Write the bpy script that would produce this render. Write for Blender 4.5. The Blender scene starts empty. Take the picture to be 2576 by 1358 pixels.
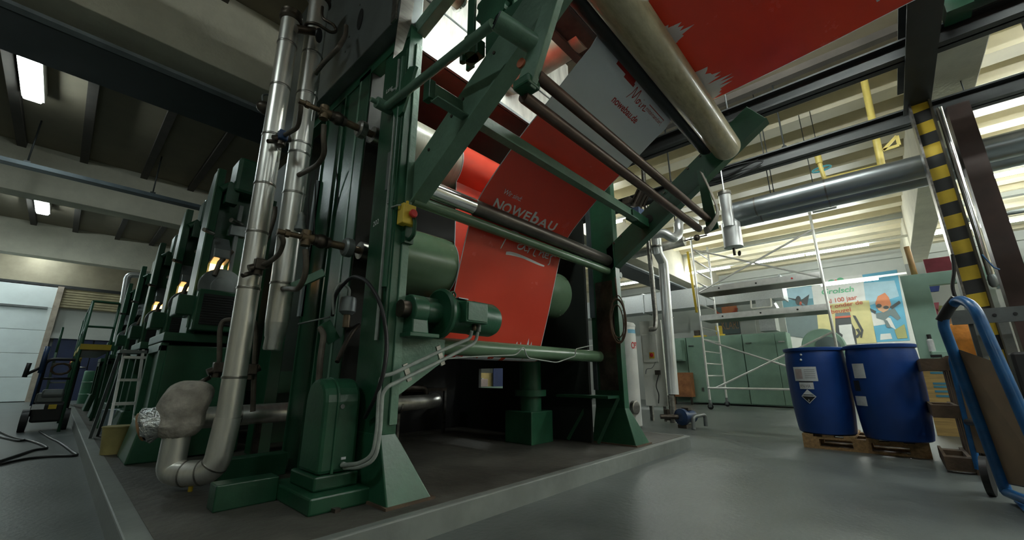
import bpy, bmesh, math, random
from mathutils import Vector as V, Matrix
random.seed(7)
S = bpy.context.scene
COL = S.collection
PI = math.pi
# ------------------------------------------------------------------ camera
F = 1015.7; YAW = math.radians(47.47); PIT = math.radians(14.79); CAMH = 0.75
cam = bpy.data.cameras.new('camera'); camo = bpy.data.objects.new('camera', cam); COL.objects.link(camo)
cam.sensor_width = 36; cam.lens = 36*F/2576; cam.clip_start = .02; cam.clip_end = 200
camo.location = (0, 0, CAMH); camo.rotation_euler = (PI/2+PIT, 0, -YAW)
S.camera = camo
_fw = V((math.sin(YAW)*math.cos(PIT), math.cos(YAW)*math.cos(PIT), math.sin(PIT)))
_rt = V((math.cos(YAW), -math.sin(YAW), 0)); _up = _rt.cross(_fw); _C = V((0, 0, CAMH))
def P(x, y, ax, v):                       # where the sight line through a photo point meets the plane x/y/z = v
    d = _fw*F+_rt*(x-1288)-_up*(y-679); i = 'xyz'.index(ax)
    return _C+d*((v-_C[i])/d[i])
# ------------------------------------------------------------------ materials
def mat(name, col, rough=.5, metal=0., var=.25, scale=4., bump=0., bscale=None, detail=6, col2=None, spec=.5, stretch=None, coat=0.):
    m = bpy.data.materials.new(name); m.use_nodes = True; nt = m.node_tree; N = nt.nodes; L = nt.links
    b = N['Principled BSDF']; b.inputs['Metallic'].default_value = metal; b.inputs['Roughness'].default_value = rough
    b.inputs['Specular IOR Level'].default_value = spec; b.inputs['Coat Weight'].default_value = coat
    tc = N.new('ShaderNodeTexCoord'); mp = N.new('ShaderNodeMapping'); L.new(tc.outputs['Object'], mp.inputs['Vector'])
    if stretch: mp.inputs['Scale'].default_value = stretch
    n = N.new('ShaderNodeTexNoise'); n.inputs['Scale'].default_value = scale; n.inputs['Detail'].default_value = detail; n.inputs['Roughness'].default_value = .62
    L.new(mp.outputs['Vector'], n.inputs['Vector'])
    r = N.new('ShaderNodeValToRGB'); r.color_ramp.elements[0].position = .3; r.color_ramp.elements[1].position = .7
    c2 = col2 or tuple(min(1, c*(1+var)) for c in col); c1 = tuple(c*(1-var) for c in col)
    r.color_ramp.elements[0].color = (*c1, 1); r.color_ramp.elements[1].color = (*c2, 1)
    L.new(n.outputs['Fac'], r.inputs['Fac']); L.new(r.outputs['Color'], b.inputs['Base Color'])
    mr = N.new('ShaderNodeMapRange'); mr.inputs['To Min'].default_value = max(.02, rough*.75); mr.inputs['To Max'].default_value = min(1, rough*1.25)
    L.new(n.outputs['Fac'], mr.inputs['Value']); L.new(mr.outputs['Result'], b.inputs['Roughness'])
    if bump:
        n2 = N.new('ShaderNodeTexNoise'); n2.inputs['Scale'].default_value = bscale or scale*4; n2.inputs['Detail'].default_value = 3
        L.new(mp.outputs['Vector'], n2.inputs['Vector'])
        bp = N.new('ShaderNodeBump'); bp.inputs['Strength'].default_value = bump; bp.inputs['Distance'].default_value = .02
        L.new(n2.outputs['Fac'], bp.inputs['Height']); L.new(bp.outputs['Normal'], b.inputs['Normal'])
    return m
def emit(name, col, st):
    m = bpy.data.materials.new(name); m.use_nodes = True; nt = m.node_tree; b = nt.nodes['Principled BSDF']
    b.inputs['Base Color'].default_value = (.8, .8, .8, 1); b.inputs['Emission Color'].default_value = (*col, 1); b.inputs['Emission Strength'].default_value = st
    return m
GD = mat('dark green machine paint', (.011, .066, .031), .38, var=.35, scale=3, bump=.06, bscale=40)
GM = mat('mid green machine paint', (.018, .088, .044), .36, var=.3, scale=3, bump=.06, bscale=40)
GL = mat('pale green machine paint', (.12, .22, .155), .4, var=.22, scale=5, bump=.12, bscale=40)
GC = mat('pale green roller paint', (.12, .2, .12), .25, var=.15, scale=3)
GCAB = mat('sage green cabinet paint', (.2, .32, .25), .5, var=.15, scale=2)
GKI = mat('mint booth paint', (.36, .55, .45), .5, var=.1, scale=2)
TIN = mat('aluminium cladding', (.78, .77, .73), .34, .85, var=.16, scale=3, stretch=(6, 6, .7), bump=.03, bscale=4)
TINR = mat('bright foil cladding', (.84, .86, .87), .36, .72, var=.08, scale=3, bump=.03, bscale=5)
DUC = mat('blue grey duct cladding', (.4, .44, .46), .34, .85, var=.06, scale=2)
STL = mat('worn steel', (.32, .31, .29), .35, 1., var=.4, scale=6, stretch=(.5, 4, 4))
CHR = mat('polished steel', (.75, .75, .74), .16, 1., var=.15, scale=5)
DST = mat('dark oily steel', (.09, .075, .062), .38, .8, var=.5, scale=8)
BRN = mat('brown worn roller', (.1, .065, .05), .42, .5, var=.35, scale=7)
PIPE = mat('brown rubber hose', (.11, .09, .07), .55, .15, var=.4, scale=12)
BRS = mat('brass fitting', (.15, .11, .07), .5, .7, var=.5, scale=14)
BRS2 = mat('tarnished duct steel', (.6, .55, .45), .42, .8, var=.2)
BEI = mat('beige wrapped roller', (.4, .35, .22), .3, var=.22, scale=5, stretch=(2.5, 9, 9), coat=.3)
CRM = mat('cream cylinder', (.42, .42, .34), .3, var=.18, scale=4, stretch=(9, 2, 2))
BLK = mat('black rubber', (.012, .012, .013), .5, var=.3)
BLU = mat('blue plastic drum', (.01, .055, .25), .36, var=.2, scale=2, bump=.05, bscale=20)
BLT = mat('blue tube paint', (.012, .1, .27), .32, var=.3, scale=9)
BLP = mat('blue pump paint', (.02, .05, .13), .4, var=.4)
RED = mat('red printed vinyl', (.8, .085, .048), .26, var=.05, scale=2, spec=.5, coat=.2)
WHT = mat('white vinyl', (.82, .85, .88), .3, var=.04, scale=2, coat=.2)
def translucent(m, col, k):                                       # thin vinyl lets some of the lamp light behind it through
    nt = m.node_tree; N = nt.nodes; out = [q for q in N if q.type == 'OUTPUT_MATERIAL'][0]; b = N['Principled BSDF']
    t = N.new('ShaderNodeBsdfTranslucent'); t.inputs['Color'].default_value = (*col, 1); mx = N.new('ShaderNodeMixShader'); mx.inputs[0].default_value = k
    nt.links.new(b.outputs[0], mx.inputs[1]); nt.links.new(t.outputs[0], mx.inputs[2]); nt.links.new(mx.outputs[0], out.inputs['Surface'])
translucent(RED, (.9, .14, .05), .16); translucent(WHT, (.85, .88, .9), .15)
LET = mat('white ink', (.8, .8, .8), .4, var=.03)
RLET = mat('red ink', (.5, .03, .02), .4, var=.05)
CON = mat('concrete ceiling beam', (.62, .59, .48), .85, var=.12, scale=2, bump=.3, bscale=25)
PAN = mat('dark ceiling panel', (.24, .205, .145), .8, var=.15, scale=1.5)
DECK = mat('cream roof deck', (.6, .54, .37), .38, var=.08, scale=2)
ZINC = mat('galvanised duct', (.5, .53, .53), .42, .7, var=.12, scale=30)
GRB = mat('grey blue steel', (.075, .095, .105), .5, .3, var=.3, scale=4)
DKS = mat('black steel beam', (.03, .034, .034), .5, .2, var=.3)
WALL = mat('white wall', (.42, .44, .41), .8, var=.06, scale=2)
WALD = mat('tan block wall', (.32, .29, .21), .85, var=.15, scale=3)
DOOR = mat('white door', (.7, .78, .78), .5, var=.04)
NAVY = mat('navy panel', (.02, .03, .075), .5, var=.2)
ALU = mat('scaffold aluminium', (.8, .8, .78), .34, .55, var=.1, scale=10)
WOOD = mat('raw pallet wood', (.36, .22, .1), .75, var=.4, scale=6, stretch=(1, 6, 6), bump=.2)
WOD2 = mat('dark weathered wood', (.1, .065, .04), .8, var=.4, scale=6, bump=.2)
PLY = mat('rusty plywood', (.32, .13, .05), .7, var=.45, scale=5)
KRAFT = mat('brown hardboard', (.22, .15, .09), .65, var=.15, scale=5)
YEL = mat('yellow paint', (.7, .5, .05), .45, var=.15)
YLP = mat('yellow gas pipe paint', (.75, .6, .16), .4, var=.12)
REDP = mat('red plastic', (.6, .03, .03), .35, var=.1)
LGRY = mat('light grey enclosure', (.75, .75, .69), .45, var=.06)
GRY = mat('grey sheet steel', (.2, .22, .22), .42, .5, var=.25, scale=3)
HOOD = mat('stained hood sheet', (.56, .56, .52), .5, .2, var=.35, scale=3, stretch=(4, 4, .6))
HUND = mat('hood underside with painted red reflection', (.085, .045, .035), .4, .1, var=.4, scale=2)  # dark brown-red stands in for the red web reflected under the hood
WOOL = mat('mineral wool wrap', (.34, .31, .27), .95, var=.4, scale=11, bump=1., bscale=13)
FOIL = mat('crumpled foil', (.6, .62, .62), .33, .9, var=.25, scale=12, bump=1., bscale=40)
PAPR = mat('white paper label', (.72, .74, .76), .6, var=.1, scale=20)
INK = mat('black ink', (.02, .02, .02), .5, var=.1)
CARD = mat('pale conduit', (.3, .33, .3), .5, var=.2, scale=20)
ORG_ = mat('orange cloth', (.85, .3, .06), .85, var=.25, scale=6, bump=.4, bscale=14)
GLOW = emit('glowing drier window', (1, .5, .16), 3.2)
TUBE = emit('fluorescent tube', (.93, 1, .96), 40)
TUBL = emit('bay lamp diffuser', (.85, 1, 1), 16)
PTUB = emit('press lamp tube', (.9, 1, .95), 38)
TUBF = emit('front fill tube', (.92, 1, .97), 26)
TUBO = emit('side fill diffuser', (.88, 1, .97), 11)
TUBD = emit('distant lamp diffuser', (.9, 1, 1), 9)
def pmat(name, c): return mat('print '+name, tuple(q*.6 for q in c), .6, var=.1, scale=3)
P_TEAL = pmat('teal', (.12, .32, .38)); P_SKY = pmat('sky blue', (.12, .45, .65)); P_LSKY = pmat('light sky', (.4, .62, .72)); P_WHT = pmat('white', (.78, .8, .76))
P_YEL = pmat('pale yellow', (.72, .66, .3)); P_GRN = pmat('green', (.12, .5, .25)); P_RED = pmat('red', (.62, .12, .06)); P_GRY = pmat('slate', (.16, .22, .22))
P_DRK = pmat('charcoal', (.06, .07, .07)); P_ORG = pmat('orange', (.75, .25, .1)); P_SKIN = pmat('tan', (.65, .38, .22)); P_OLV = pmat('olive', (.4, .42, .15)); P_PNK = pmat('pink', (.6, .15, .2))
def floor_mat():
    m = mat('grey concrete floor', (.108, .122, .117), .38, var=.3, scale=1.3, bump=.12, bscale=30)
    return m
FLO = floor_mat()
SLAB = mat('dark stained plinth top', (.066, .062, .051), .62, var=.45, scale=2.2, bump=.35, bscale=18)
SLBE = mat('grey green plinth paint', (.17, .185, .17), .55, var=.25, scale=3, bump=.2)
def stripe_mat():
    m = mat('yellow black hazard paint', (.6, .42, .03), .5, var=.15); nt = m.node_tree; N = nt.nodes; L = nt.links; b = N['Principled BSDF']
    old = b.inputs['Base Color'].links[0].from_socket
    tc = N.new('ShaderNodeTexCoord'); sx = N.new('ShaderNodeSeparateXYZ'); L.new(tc.outputs['Object'], sx.inputs[0])
    ad = N.new('ShaderNodeMath'); ad.operation = 'MULTIPLY_ADD'; ad.inputs[1].default_value = .12; L.new(sx.outputs['Y'], ad.inputs[0]); L.new(sx.outputs['Z'], ad.inputs[2])
    fr = N.new('ShaderNodeMath'); fr.operation = 'FRACT'; mu = N.new('ShaderNodeMath'); mu.operation = 'DIVIDE'; mu.inputs[1].default_value = .285
    L.new(ad.outputs[0], mu.inputs[0]); L.new(mu.outputs[0], fr.inputs[0])
    gt = N.new('ShaderNodeMath'); gt.operation = 'GREATER_THAN'; gt.inputs[1].default_value = .5; L.new(fr.outputs[0], gt.inputs[0])
    mx = N.new('ShaderNodeMix'); mx.data_type = 'RGBA'; L.new(gt.outputs[0], mx.inputs[0]); L.new(old, mx.inputs[6]); mx.inputs[7].default_value = (.025, .026, .025, 1)
    L.new(mx.outputs[2], b.inputs['Base Color'])
    return m
HAZ = stripe_mat()
# ------------------------------------------------------------------ mesh builder (world coordinates)
class MB:
    def __init__(s): s.v = []; s.f = []; s.sm = []; s.mi = []
    def add(s, vs, fs, smooth=False, mi=0):
        o = len(s.v); s.v += [tuple(q) for q in vs]
        for f in fs: s.f.append(tuple(i+o for i in f)); s.sm.append(smooth); s.mi.append(mi)
        return s
    def hexa(s, p, mi=0):                  # 8 points: bottom ring 0-3, top ring 4-7
        return s.add(p, [(3, 2, 1, 0), (4, 5, 6, 7), (0, 1, 5, 4), (1, 2, 6, 5), (2, 3, 7, 6), (3, 0, 4, 7)], mi=mi)
    def box(s, x0, x1, y0, y1, z0, z1, mi=0):
        return s.hexa([(x0, y0, z0), (x1, y0, z0), (x1, y1, z0), (x0, y1, z0), (x0, y0, z1), (x1, y0, z1), (x1, y1, z1), (x0, y1, z1)], mi)
    def frust(s, b, zb, t, zt):            # b,t = (x0,x1,y0,y1)
        q = lambda r, z: [(r[0], r[2], z), (r[1], r[2], z), (r[1], r[3], z), (r[0], r[3], z)]
        return s.hexa(q(b, zb)+q(t, zt))
    def beam(s, a, b, w, h, up=(0, 0, 1)):  # bar from a to b, w across, h along up
        a = V(a); b = V(b); d = (b-a).normalized(); u = V(up); sd = d.cross(u).normalized(); u = sd.cross(d).normalized()
        r = [a-sd*w/2-u*h/2, a+sd*w/2-u*h/2, a+sd*w/2+u*h/2, a-sd*w/2+u*h/2]
        return s.hexa(r+[q+(b-a) for q in r])
    def tube(s, pts, r, n=12, cap=True, closed=False):
        pts = [V(p) for p in pts]; m = len(pts); rs = r if isinstance(r, (list, tuple)) else [r]*m
        vs = []; fs = []; pn = None
        for i, p in enumerate(pts):
            if closed: t = (pts[(i+1) % m]-pts[i-1]).normalized()
            else: t = ((pts[min(i+1, m-1)]-p).normalized()+(p-pts[max(i-1, 0)]).normalized()).normalized()
            if pn is None: pn = t.orthogonal().normalized()
            pn = (pn-t*pn.dot(t)).normalized(); bn = t.cross(pn)
            vs += [p+(pn*math.cos(2*PI*k/n)+bn*math.sin(2*PI*k/n))*rs[i] for k in range(n)]
        for i in range(m if closed else m-1):
            j = (i+1) % m
            fs += [(i*n+k, i*n+(k+1) % n, j*n+(k+1) % n, j*n+k) for k in range(n)]
        s.add(vs, fs, True)
        if cap and not closed: s.add(vs[:n], [tuple(range(n))[::-1]]); s.add(vs[-n:], [tuple(range(n))])
        return s
    def cyl(s, a, b, r, n=24, r2=None): return s.tube([a, b], [r, r if r2 is None else r2], n)
    def lathe(s, base, axis, prof, n=32):  # prof: (radius, height along axis); flat caps
        base = V(base); ax = V(axis).normalized(); e = ax.orthogonal().normalized(); f = ax.cross(e); vs = []; fs = []
        for r, h in prof: vs += [base+ax*h+(e*math.cos(2*PI*k/n)+f*math.sin(2*PI*k/n))*r for k in range(n)]
        for i in range(len(prof)-1): fs += [(i*n+k, i*n+(k+1) % n, (i+1)*n+(k+1) % n, (i+1)*n+k) for k in range(n)]
        s.add(vs, fs, True); s.add(vs[:n], [tuple(range(n))[::-1]]); s.add(vs[-n:], [tuple(range(n))])
        return s
    def prism(s, poly, d):                 # polygon of 3-D points pushed along d
        d = V(d); n = len(poly); vs = [V(p) for p in poly]+[V(p)+d for p in poly]
        return s.add(vs, [tuple(range(n))[::-1], tuple(range(n, 2*n))]+[(i, (i+1) % n, n+(i+1) % n, n+i) for i in range(n)])
    def ball(s, c, r, n=14, m=8, sc=(1, 1, 1), jit=0):
        c = V(c); vs = []; fs = []
        for i in range(m+1):
            th = PI*i/m
            for k in range(n):
                q = 1+(random.uniform(-jit, jit) if 0 < i < m else 0); a = 2*PI*k/n
                vs.append(c+V((math.sin(th)*math.cos(a)*sc[0], math.sin(th)*math.sin(a)*sc[1], math.cos(th)*sc[2]))*r*q)
        for i in range(m): fs += [(i*n+k, (i+1)*n+k, (i+1)*n+(k+1) % n, i*n+(k+1) % n) for k in range(n)]
        return s.add(vs, fs, True)
    def build(s, name, m, parent=None, bev=0., solid=0., sub=0, label=None):
        me = bpy.data.meshes.new(name); off = ORG.get(parent.name, V((0, 0, 0))) if parent else V((0, 0, 0))
        me.from_pydata([tuple(V(q)-off) for q in s.v], [], s.f)
        bm = bmesh.new(); bm.from_mesh(me)
        for f, a, b in zip(bm.faces, s.sm, s.mi): f.smooth = a; f.material_index = b
        bmesh.ops.remove_doubles(bm, verts=bm.verts, dist=1e-5); bmesh.ops.recalc_face_normals(bm, faces=bm.faces)
        for e in bm.edges:
            if len(e.link_faces) == 2 and e.calc_face_angle(0) > .62: e.smooth = False
        bm.to_mesh(me); bm.free()
        for q in (m if isinstance(m, (list, tuple)) else [m]): me.materials.append(q)
        o = bpy.data.objects.new(name, me); COL.objects.link(o)
        if parent: o.parent = parent; ORG[o.name] = off
        if bev:
            md = o.modifiers.new('b', 'BEVEL'); md.width = bev; md.segments = 2; md.limit_method = 'ANGLE'; md.angle_limit = math.radians(40); md.harden_normals = False
        if sub: md = o.modifiers.new('s', 'SUBSURF'); md.levels = md.render_levels = sub
        if solid: md = o.modifiers.new('t', 'SOLIDIFY'); md.thickness = solid; md.offset = 0
        if label: o['label'] = label
        return o
ORG = {}
def tag(o, label, cat, group=None, kind=None):
    o['label'] = label; o['category'] = cat
    if group: o['group'] = group
    if kind: o['kind'] = kind
    return o
def thing(name, loc, label, cat, group=None):
    o = bpy.data.objects.new(name, None); COL.objects.link(o); o.location = loc; o.empty_display_size = .1; ORG[o.name] = V(loc)
    return tag(o, label, cat, group)
def struct(name, mb, m, label=None, bev=0.):
    o = mb.build(name, m, bev=bev); o['kind'] = 'structure'
    if label: o['label'] = label
    return o
def kids(o): return [c for c in COL.objects if c.parent == o]
def dup(o, loc=None, label=None, parent=None):
    c = o.copy(); COL.objects.link(c)
    if parent: c.parent = parent
    if loc is not None: c.location = loc
    if label: c['label'] = label
    for k in kids(o): dup(k, parent=c)
    return c
def fil(pts, r, n=6):                      # round the corners of a path
    pts = [V(p) for p in pts]; out = [pts[0]]
    for i in range(1, len(pts)-1):
        a, b, c = pts[i-1], pts[i], pts[i+1]; d1 = (a-b); d2 = (c-b); q = min(r, d1.length*.49, d2.length*.49)
        p0 = b+d1.normalized()*q; p2 = b+d2.normalized()*q
        for k in range(n+1):
            t = k/n; out.append(p0*(1-t)**2+b*2*t*(1-t)+p2*t*t)
    out.append(pts[-1]); return out
def sag(a, b, d, n=12, side=(0, 0, 0)):
    a = V(a); b = V(b); return [a.lerp(b, k/n)-V((0, 0, d))*4*(k/n)*(1-k/n)+V(side)*4*(k/n)*(1-k/n) for k in range(n+1)]
def spline(pts, n=6):
    pts = [V(p) for p in pts]; out = []
    for i in range(len(pts)-1):
        p0 = pts[max(i-1, 0)]; p1 = pts[i]; p2 = pts[i+1]; p3 = pts[min(i+2, len(pts)-1)]
        for k in range(n):
            t = k/n; out.append(.5*((2*p1)+(p2-p0)*t+(2*p0-5*p1+4*p2-p3)*t*t+(3*p1-p0-3*p2+p3)*t**3))
    return out+[pts[-1]]
def text2d(s, bold=0., shear=0.):          # outline mesh of a string: 2-D verts scaled so that cap height = 1
    cu = bpy.data.curves.new('t', 'FONT'); cu.body = s; cu.size = 1.43; cu.offset = bold; cu.shear = shear; cu.fill_mode = 'FRONT' if hasattr(cu, 'fill_mode') else 'BOTH'
    o = bpy.data.objects.new('t', cu); COL.objects.link(o); dg = bpy.context.evaluated_depsgraph_get(); me = bpy.data.meshes.new_from_object(o.evaluated_get(dg))
    vs = [(v.co.x, v.co.y) for v in me.vertices]; fs = [tuple(p.vertices) for p in me.polygons]
    bpy.data.objects.remove(o); bpy.data.meshes.remove(me); bpy.data.curves.remove(cu)
    w = max(v[0] for v in vs); w0 = min(v[0] for v in vs)
    return [(x-w0, y) for x, y in vs], fs, w-w0
def put_text(mb, s, org, ex, ey, width=None, height=None, bold=0., shear=0.):
    vs, fs, w = text2d(s, bold, shear); sx = width/w if width else height; sy = height if height else sx
    return mb.add([V(org)+V(ex)*x*sx+V(ey)*y*sy for x, y in vs], fs)
def ribbon2d(path, w):                     # a pen stroke in 2-D
    out = []; n = len(path)
    for i in range(n):
        a = path[max(i-1, 0)]; b = path[min(i+1, n-1)]; dx, dy = b[0]-a[0], b[1]-a[1]; l = math.hypot(dx, dy) or 1
        ww = w*(.55+.45*math.sin(PI*(i+.5)/n)); out.append(((path[i][0]-dy/l*ww, path[i][1]+dx/l*ww), (path[i][0]+dy/l*ww, path[i][1]-dx/l*ww)))
    vs = [q for pr in out for q in pr]; return vs, [(2*i, 2*i+1, 2*i+3, 2*i+2) for i in range(n-1)]
# ================================================================== SETTING
struct('floor', MB().box(-8, 20, -9, 20.4, -.1, 0), FLO, 'grey concrete hall floor')
struct('plinth', MB().box(.3, 4.85, 1.78, 14.5, -.02, .12), SLBE, 'low grey painted concrete plinth under the press', bev=.008)
struct('plinth_top', MB().box(.385, 4.8, 1.83, 14.4, .1, .1225), SLAB, 'dark stained concrete top of the plinth')
CE = 5.2
struct('ceiling', MB().box(-8, 7.25, -9, 20.4, CE, CE+.2), PAN, 'dark precast ceiling panels over the press')
b = MB()
for x in (-4, -3.1, -2.2, -1.3, -.45, .5, 1.35, 2.25, 3.15, 4.05, 4.95, 5.8, 6.6): b.box(x-.07, x+.05, -9, 20.2, CE-.11, CE+.02); 
struct('trim_1', b, mat('dark ceiling rib', (.07, .06, .05), .8), 'dark ribs between the ceiling panels')
b = MB()                                                         # trapezoid roof deck, ribs along Y
x = 7.25; prof = []; per = .86
while x < 19.9: prof += [(x, CE), (x+.34, CE), (x+.43, CE+.22), (x+.77, CE+.22)]; x += per
prof.append((x, CE)); n = len(prof)
b.add([(q[0], y, q[1]) for y in (-9, 20.4) for q in prof], [(i, i+1, n+i+1, n+i) for i in range(n-1)])
o = b.build('ceiling', DECK, solid=.01); o['kind'] = 'structure'; o['label'] = 'cream trapezoid roof deck over the right bay'
for i, y in enumerate((-1.35, 5.15, 11.8, 18.05)):
    struct('trim_%d' % (i+2), MB().box(-8, 20, y, y+.42, 4.2, CE+.1), CON, 'pale concrete ceiling beam', bev=.01)
struct('trim_6', MB().box(-8, 19.6, 5.62, 6.42, 4.12, 4.62), mat('dark blue girder', (.035, .045, .05), .6), 'dark blue steel girder under the first concrete beam', bev=.005)
struct('trim_16', MB().box(-8, 19.6, 5.4, 5.5, 4.06, 4.1), mat('pale flange steel', (.22, .25, .27), .6), 'grey blue flange strip below the first beam')
b = MB().box(-8, 2.5, 10.4, 10.6, 4.26, 4.33)
struct('trim_7', b, GRB, 'grey blue steel rail hung in front of the second beam')
b = MB()
for x in (-1.05, .62, 1.62): b.cyl((x, 10.52, 4.33), (x, 10.52, CE), .012, 8); b.box(x-.04, x+.04, 10.46, 10.58, 4.33, 4.38)
struct('trim_8', b, DKS, 'thin hanger rods of the steel rail')
struct('wall_far', MB().box(-8, 20, 20, 20.3, 0, CE), WALL, 'pale end wall of the hall')
struct('wall_left', MB().box(-8.2, -8, -9, 20.4, 0, CE), WALD, 'left hall wall')
struct('wall_back', MB().box(-8, 20, -9.2, -9, 0, CE), WALD, 'hall wall behind the viewer')
struct('wall_right', MB().box(19.6, 19.8, -9, 20.4, 0, CE+.3), WALL, 'white side wall with old posters')
b = MB().box(-8, 20, 19.92, 20.02, 3.62, 5.2); struct('trim_9', b, WALD, 'tan fascia above the end door')
b = MB().box(-.4, 3.2, 19.86, 20.02, 2.95, 3.62)
for k in range(8): b.box(-.4, 3.2, 19.83, 19.87, 2.97+k*.083, 3.03+k*.083)
struct('trim_10', b, mat('ochre ribbed cladding', (.34, .3, .18), .7), 'ochre ribbed cladding strip on the end wall')
struct('trim_11', MB().box(-8, 3.5, 19.8, 19.92, 3.58, 3.68), DKS, 'dark rail along the end wall')
b = MB()
for k in range(5): b.box(-5.2, -.52, 19.8, 19.96, .02+k*.72, .73+k*.72)
d = struct('door_1', b, DOOR, 'tall white sectional door in the end wall', bev=.006)
MB().box(-3.4, -.62, 19.74, 19.81, 2.86, 2.92).build('door_rail', GRY, d)
struct('trim_12', MB().box(-.52, -.38, 19.75, 20.02, 0, 3.62), mat('worn door frame', (.36, .31, .25), .6, var=.3), 'worn frame of the white door')
b = MB()
for k in range(2): b.box(-.3+k*.95, .62+k*.95, 19.86, 19.98, 0, 1.95)
d = struct('door_2', b, NAVY, 'navy double door in the end wall', bev=.006)
MB().cyl((.45, 19.84, 1.05), (.6, 19.84, 1.05), .018, 8).build('door_handle', STL, d)
struct('trim_13', MB().box(-.38, 3.2, 19.8, 20.01, 1.95, 2.12), WALL, 'white ledge above the navy door')
# right bay: purlin, wall band, steel channels
struct('trim_14', MB().box(15.1, 15.3, -9, 5.1, CE-.12, CE+.02), WALL, 'pale flat purlin under the roof deck')
struct('trim_15', MB().box(19.45, 19.62, -9, 12, 4.86, 5.02), WALL, 'pale band along the top of the poster wall')
for x, z, l in ((6.62, 3.8, 'nearer'), (5.2, 3.86, 'upper')):
    pass
def channel_beam(x, z, h, lab):
    b = MB().box(x-.09, x+.09, -8.5, 9, z, z+.025).box(x-.012, x+.012, -8.5, 9, z, z+h).box(x-.09, x+.09, -8.5, 9, z+h-.02, z+h)
    o = b.build('steel_beam', DKS); tag(o, lab, 'steel beam'); return o
channel_beam(6.62, 3.78, .2, 'lower dark steel beam hung below the roof deck on rods')
channel_beam(5.2, 3.84, .2, 'upper dark steel beam running above the printed sheet towards the gantry')
channel_beam(4.35, 3.95, .24, 'black steel beam highest in the photo, half hidden by the red sheet')
for k, (x, y) in enumerate(((6.62, .62), (6.62, 2.3), (5.2, 1.0), (6.62, -1.75))):
    o = MB().cyl((x, y, 4.0 if x > 6 else 4.04), (x, y, CE+.1), .011, 8).ball((x, y, 4.02), .035, 8, 6).build('hanger_rod', DKS)
    tag(o, ['thin rod hanging the lower steel beam near its middle', 'thin rod hanging the lower steel beam beside the press arm', 'thin rod above the upper steel beam under the red sheet', 'thin rod hanging the lower steel beam right of the striped post'][k], 'rod')
# loose cable loops on the lower beam
o = MB().tube(spline([(6.5, 2.2, 3.86), (6.48, 1.9, 3.78), (6.5, 1.5, 3.7), (6.5, 1.2, 3.74), (6.5, .9, 3.85), (6.5, 1.3, 3.92), (6.5, 1.8, 3.86), (6.5, 1.4, 3.8), (6.5, .95, 3.9)], 6), .012, 6).build('cable_loop', BLK)
tag(o, 'black cable looped over the lower steel beam', 'cable')
# ------------------------------------------------------------------ lamps
def trunk(x, z, y0, y1, tubes, lab, grp, tm=TUBE):
    t = thing('strip_light', (x, y0, z), lab, 'strip light', None)
    MB().box(x-.03, x+.03, y0, y1, z, z+.06).build('light_rail', LGRY, t)
    for a, c in tubes: MB().cyl((x, a, z-.04), (x, c, z-.04), .035, 12).build('fluorescent_tube', tm, t)
    return t
trunk(15.2, 4.5, -8.5, 9, [(3.6, 5.4), (-.1, 1.4), (1.45, 2.95), (-3.6, -2.1), (-2.0, -1.2), (-8, -6), (6.6, 8.4)], 'long white strip light rail crossing the right bay, tubes lit', None)
trunk(11.6, 4.55, -8.6, -1.5, [(-4.4, -2.0), (-7.4, -5)], 'strip light with two lit tubes right of the striped post', None)
trunk(17.4, 3.86, -1.1, 4.6, [(-.15, 1.35)], 'low strip light hanging in front of the posters', None, emit('low tube', (.93, 1, .96), 14))
trunk(8.9, 4.6, 4.2, 9, [(4.4, 5.8), (6.4, 7.8)], 'strip light with lit tubes behind the insulated pipes', None)
trunk(9.2, 4.6, -8.6, -3.4, [(-8.4, -6.6), (-5.6, -4)], 'added unseen strip light over the floor at the far right', None)  # out of view, added as extra light for the right bay
trunk(5.0, 4.85, -.1, 1.3, [(0, 1.2)], 'added strip light above the red sheet, hidden behind it', None)  # unseen lamp added to brighten the roof deck ribs
trunk(6.3, 4.6, -8.6, -2.7, [(-8.4, -6.4), (-6.2, -4.4), (-4.2, -2.8)], 'added fill strip light outside the right edge above the drums', None)  # out of view, added to light the booth and drum fronts
trunk(3.6, 4.75, -4.1, .6, [(-3.9, -2.6), (-2.4, -1.1), (-.9, .4)], 'added fill strip light above and in front of the press, outside the top edge', None, TUBF)  # out of view, added as front fill for press and booth
trunk(4.0, 4.75, -8.6, -4.2, [(-7.8, -6), (-5.8, -4.3)], 'added fill strip light behind the viewer', None)  # unseen, added as fill on the web and press
def baylamp(x, y, z, l, w, lab, m=TUBL):
    t = thing('ceiling_lamp', (x, y, z), lab, 'ceiling lamp')
    MB().box(x-w/2-.02, x+w/2+.02, y-.02, y+l+.02, z, CE-.02).build('lamp_housing', LGRY, t)
    MB().box(x-w/2, x+w/2, y, y+l, z-.05, z).build('diffuser', m, t, bev=.02)
baylamp(-1.08, 8.05, 5.0, 1.25, .2, 'bright box lamp on the dark ceiling, nearer of the two at left')
baylamp(-1.08, 14.7, 5.0, 1.4, .22, 'bright box lamp on the dark ceiling beyond the second beam')
baylamp(-1.05, 18.75, 4.7, .9, .3, 'small lit lamp high above the white end door', TUBD)
baylamp(-3.6, 18.6, 4.2, 1.2, .3, 'lamp lighting the white door outside the left edge', emit('door lamp diffuser', (.88, 1, 1), 30))
baylamp(-3.2, 1.2, 5.0, 1.4, .3, 'added fill lamp on the dark ceiling left of the viewer', TUBO)  # unseen, added to brighten the left side of the machine
baylamp(-3.0, -4.5, 5.0, 1.4, .3, 'added fill lamp on the dark ceiling behind the viewer, left', TUBO)  # unseen fill added behind the camera for the left side
baylamp(1.0, -5.2, 5.0, 1.4, .3, 'added fill lamp on the dark ceiling behind the viewer, right', TUBO)  # unseen fill added behind the camera for arms and posts
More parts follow.
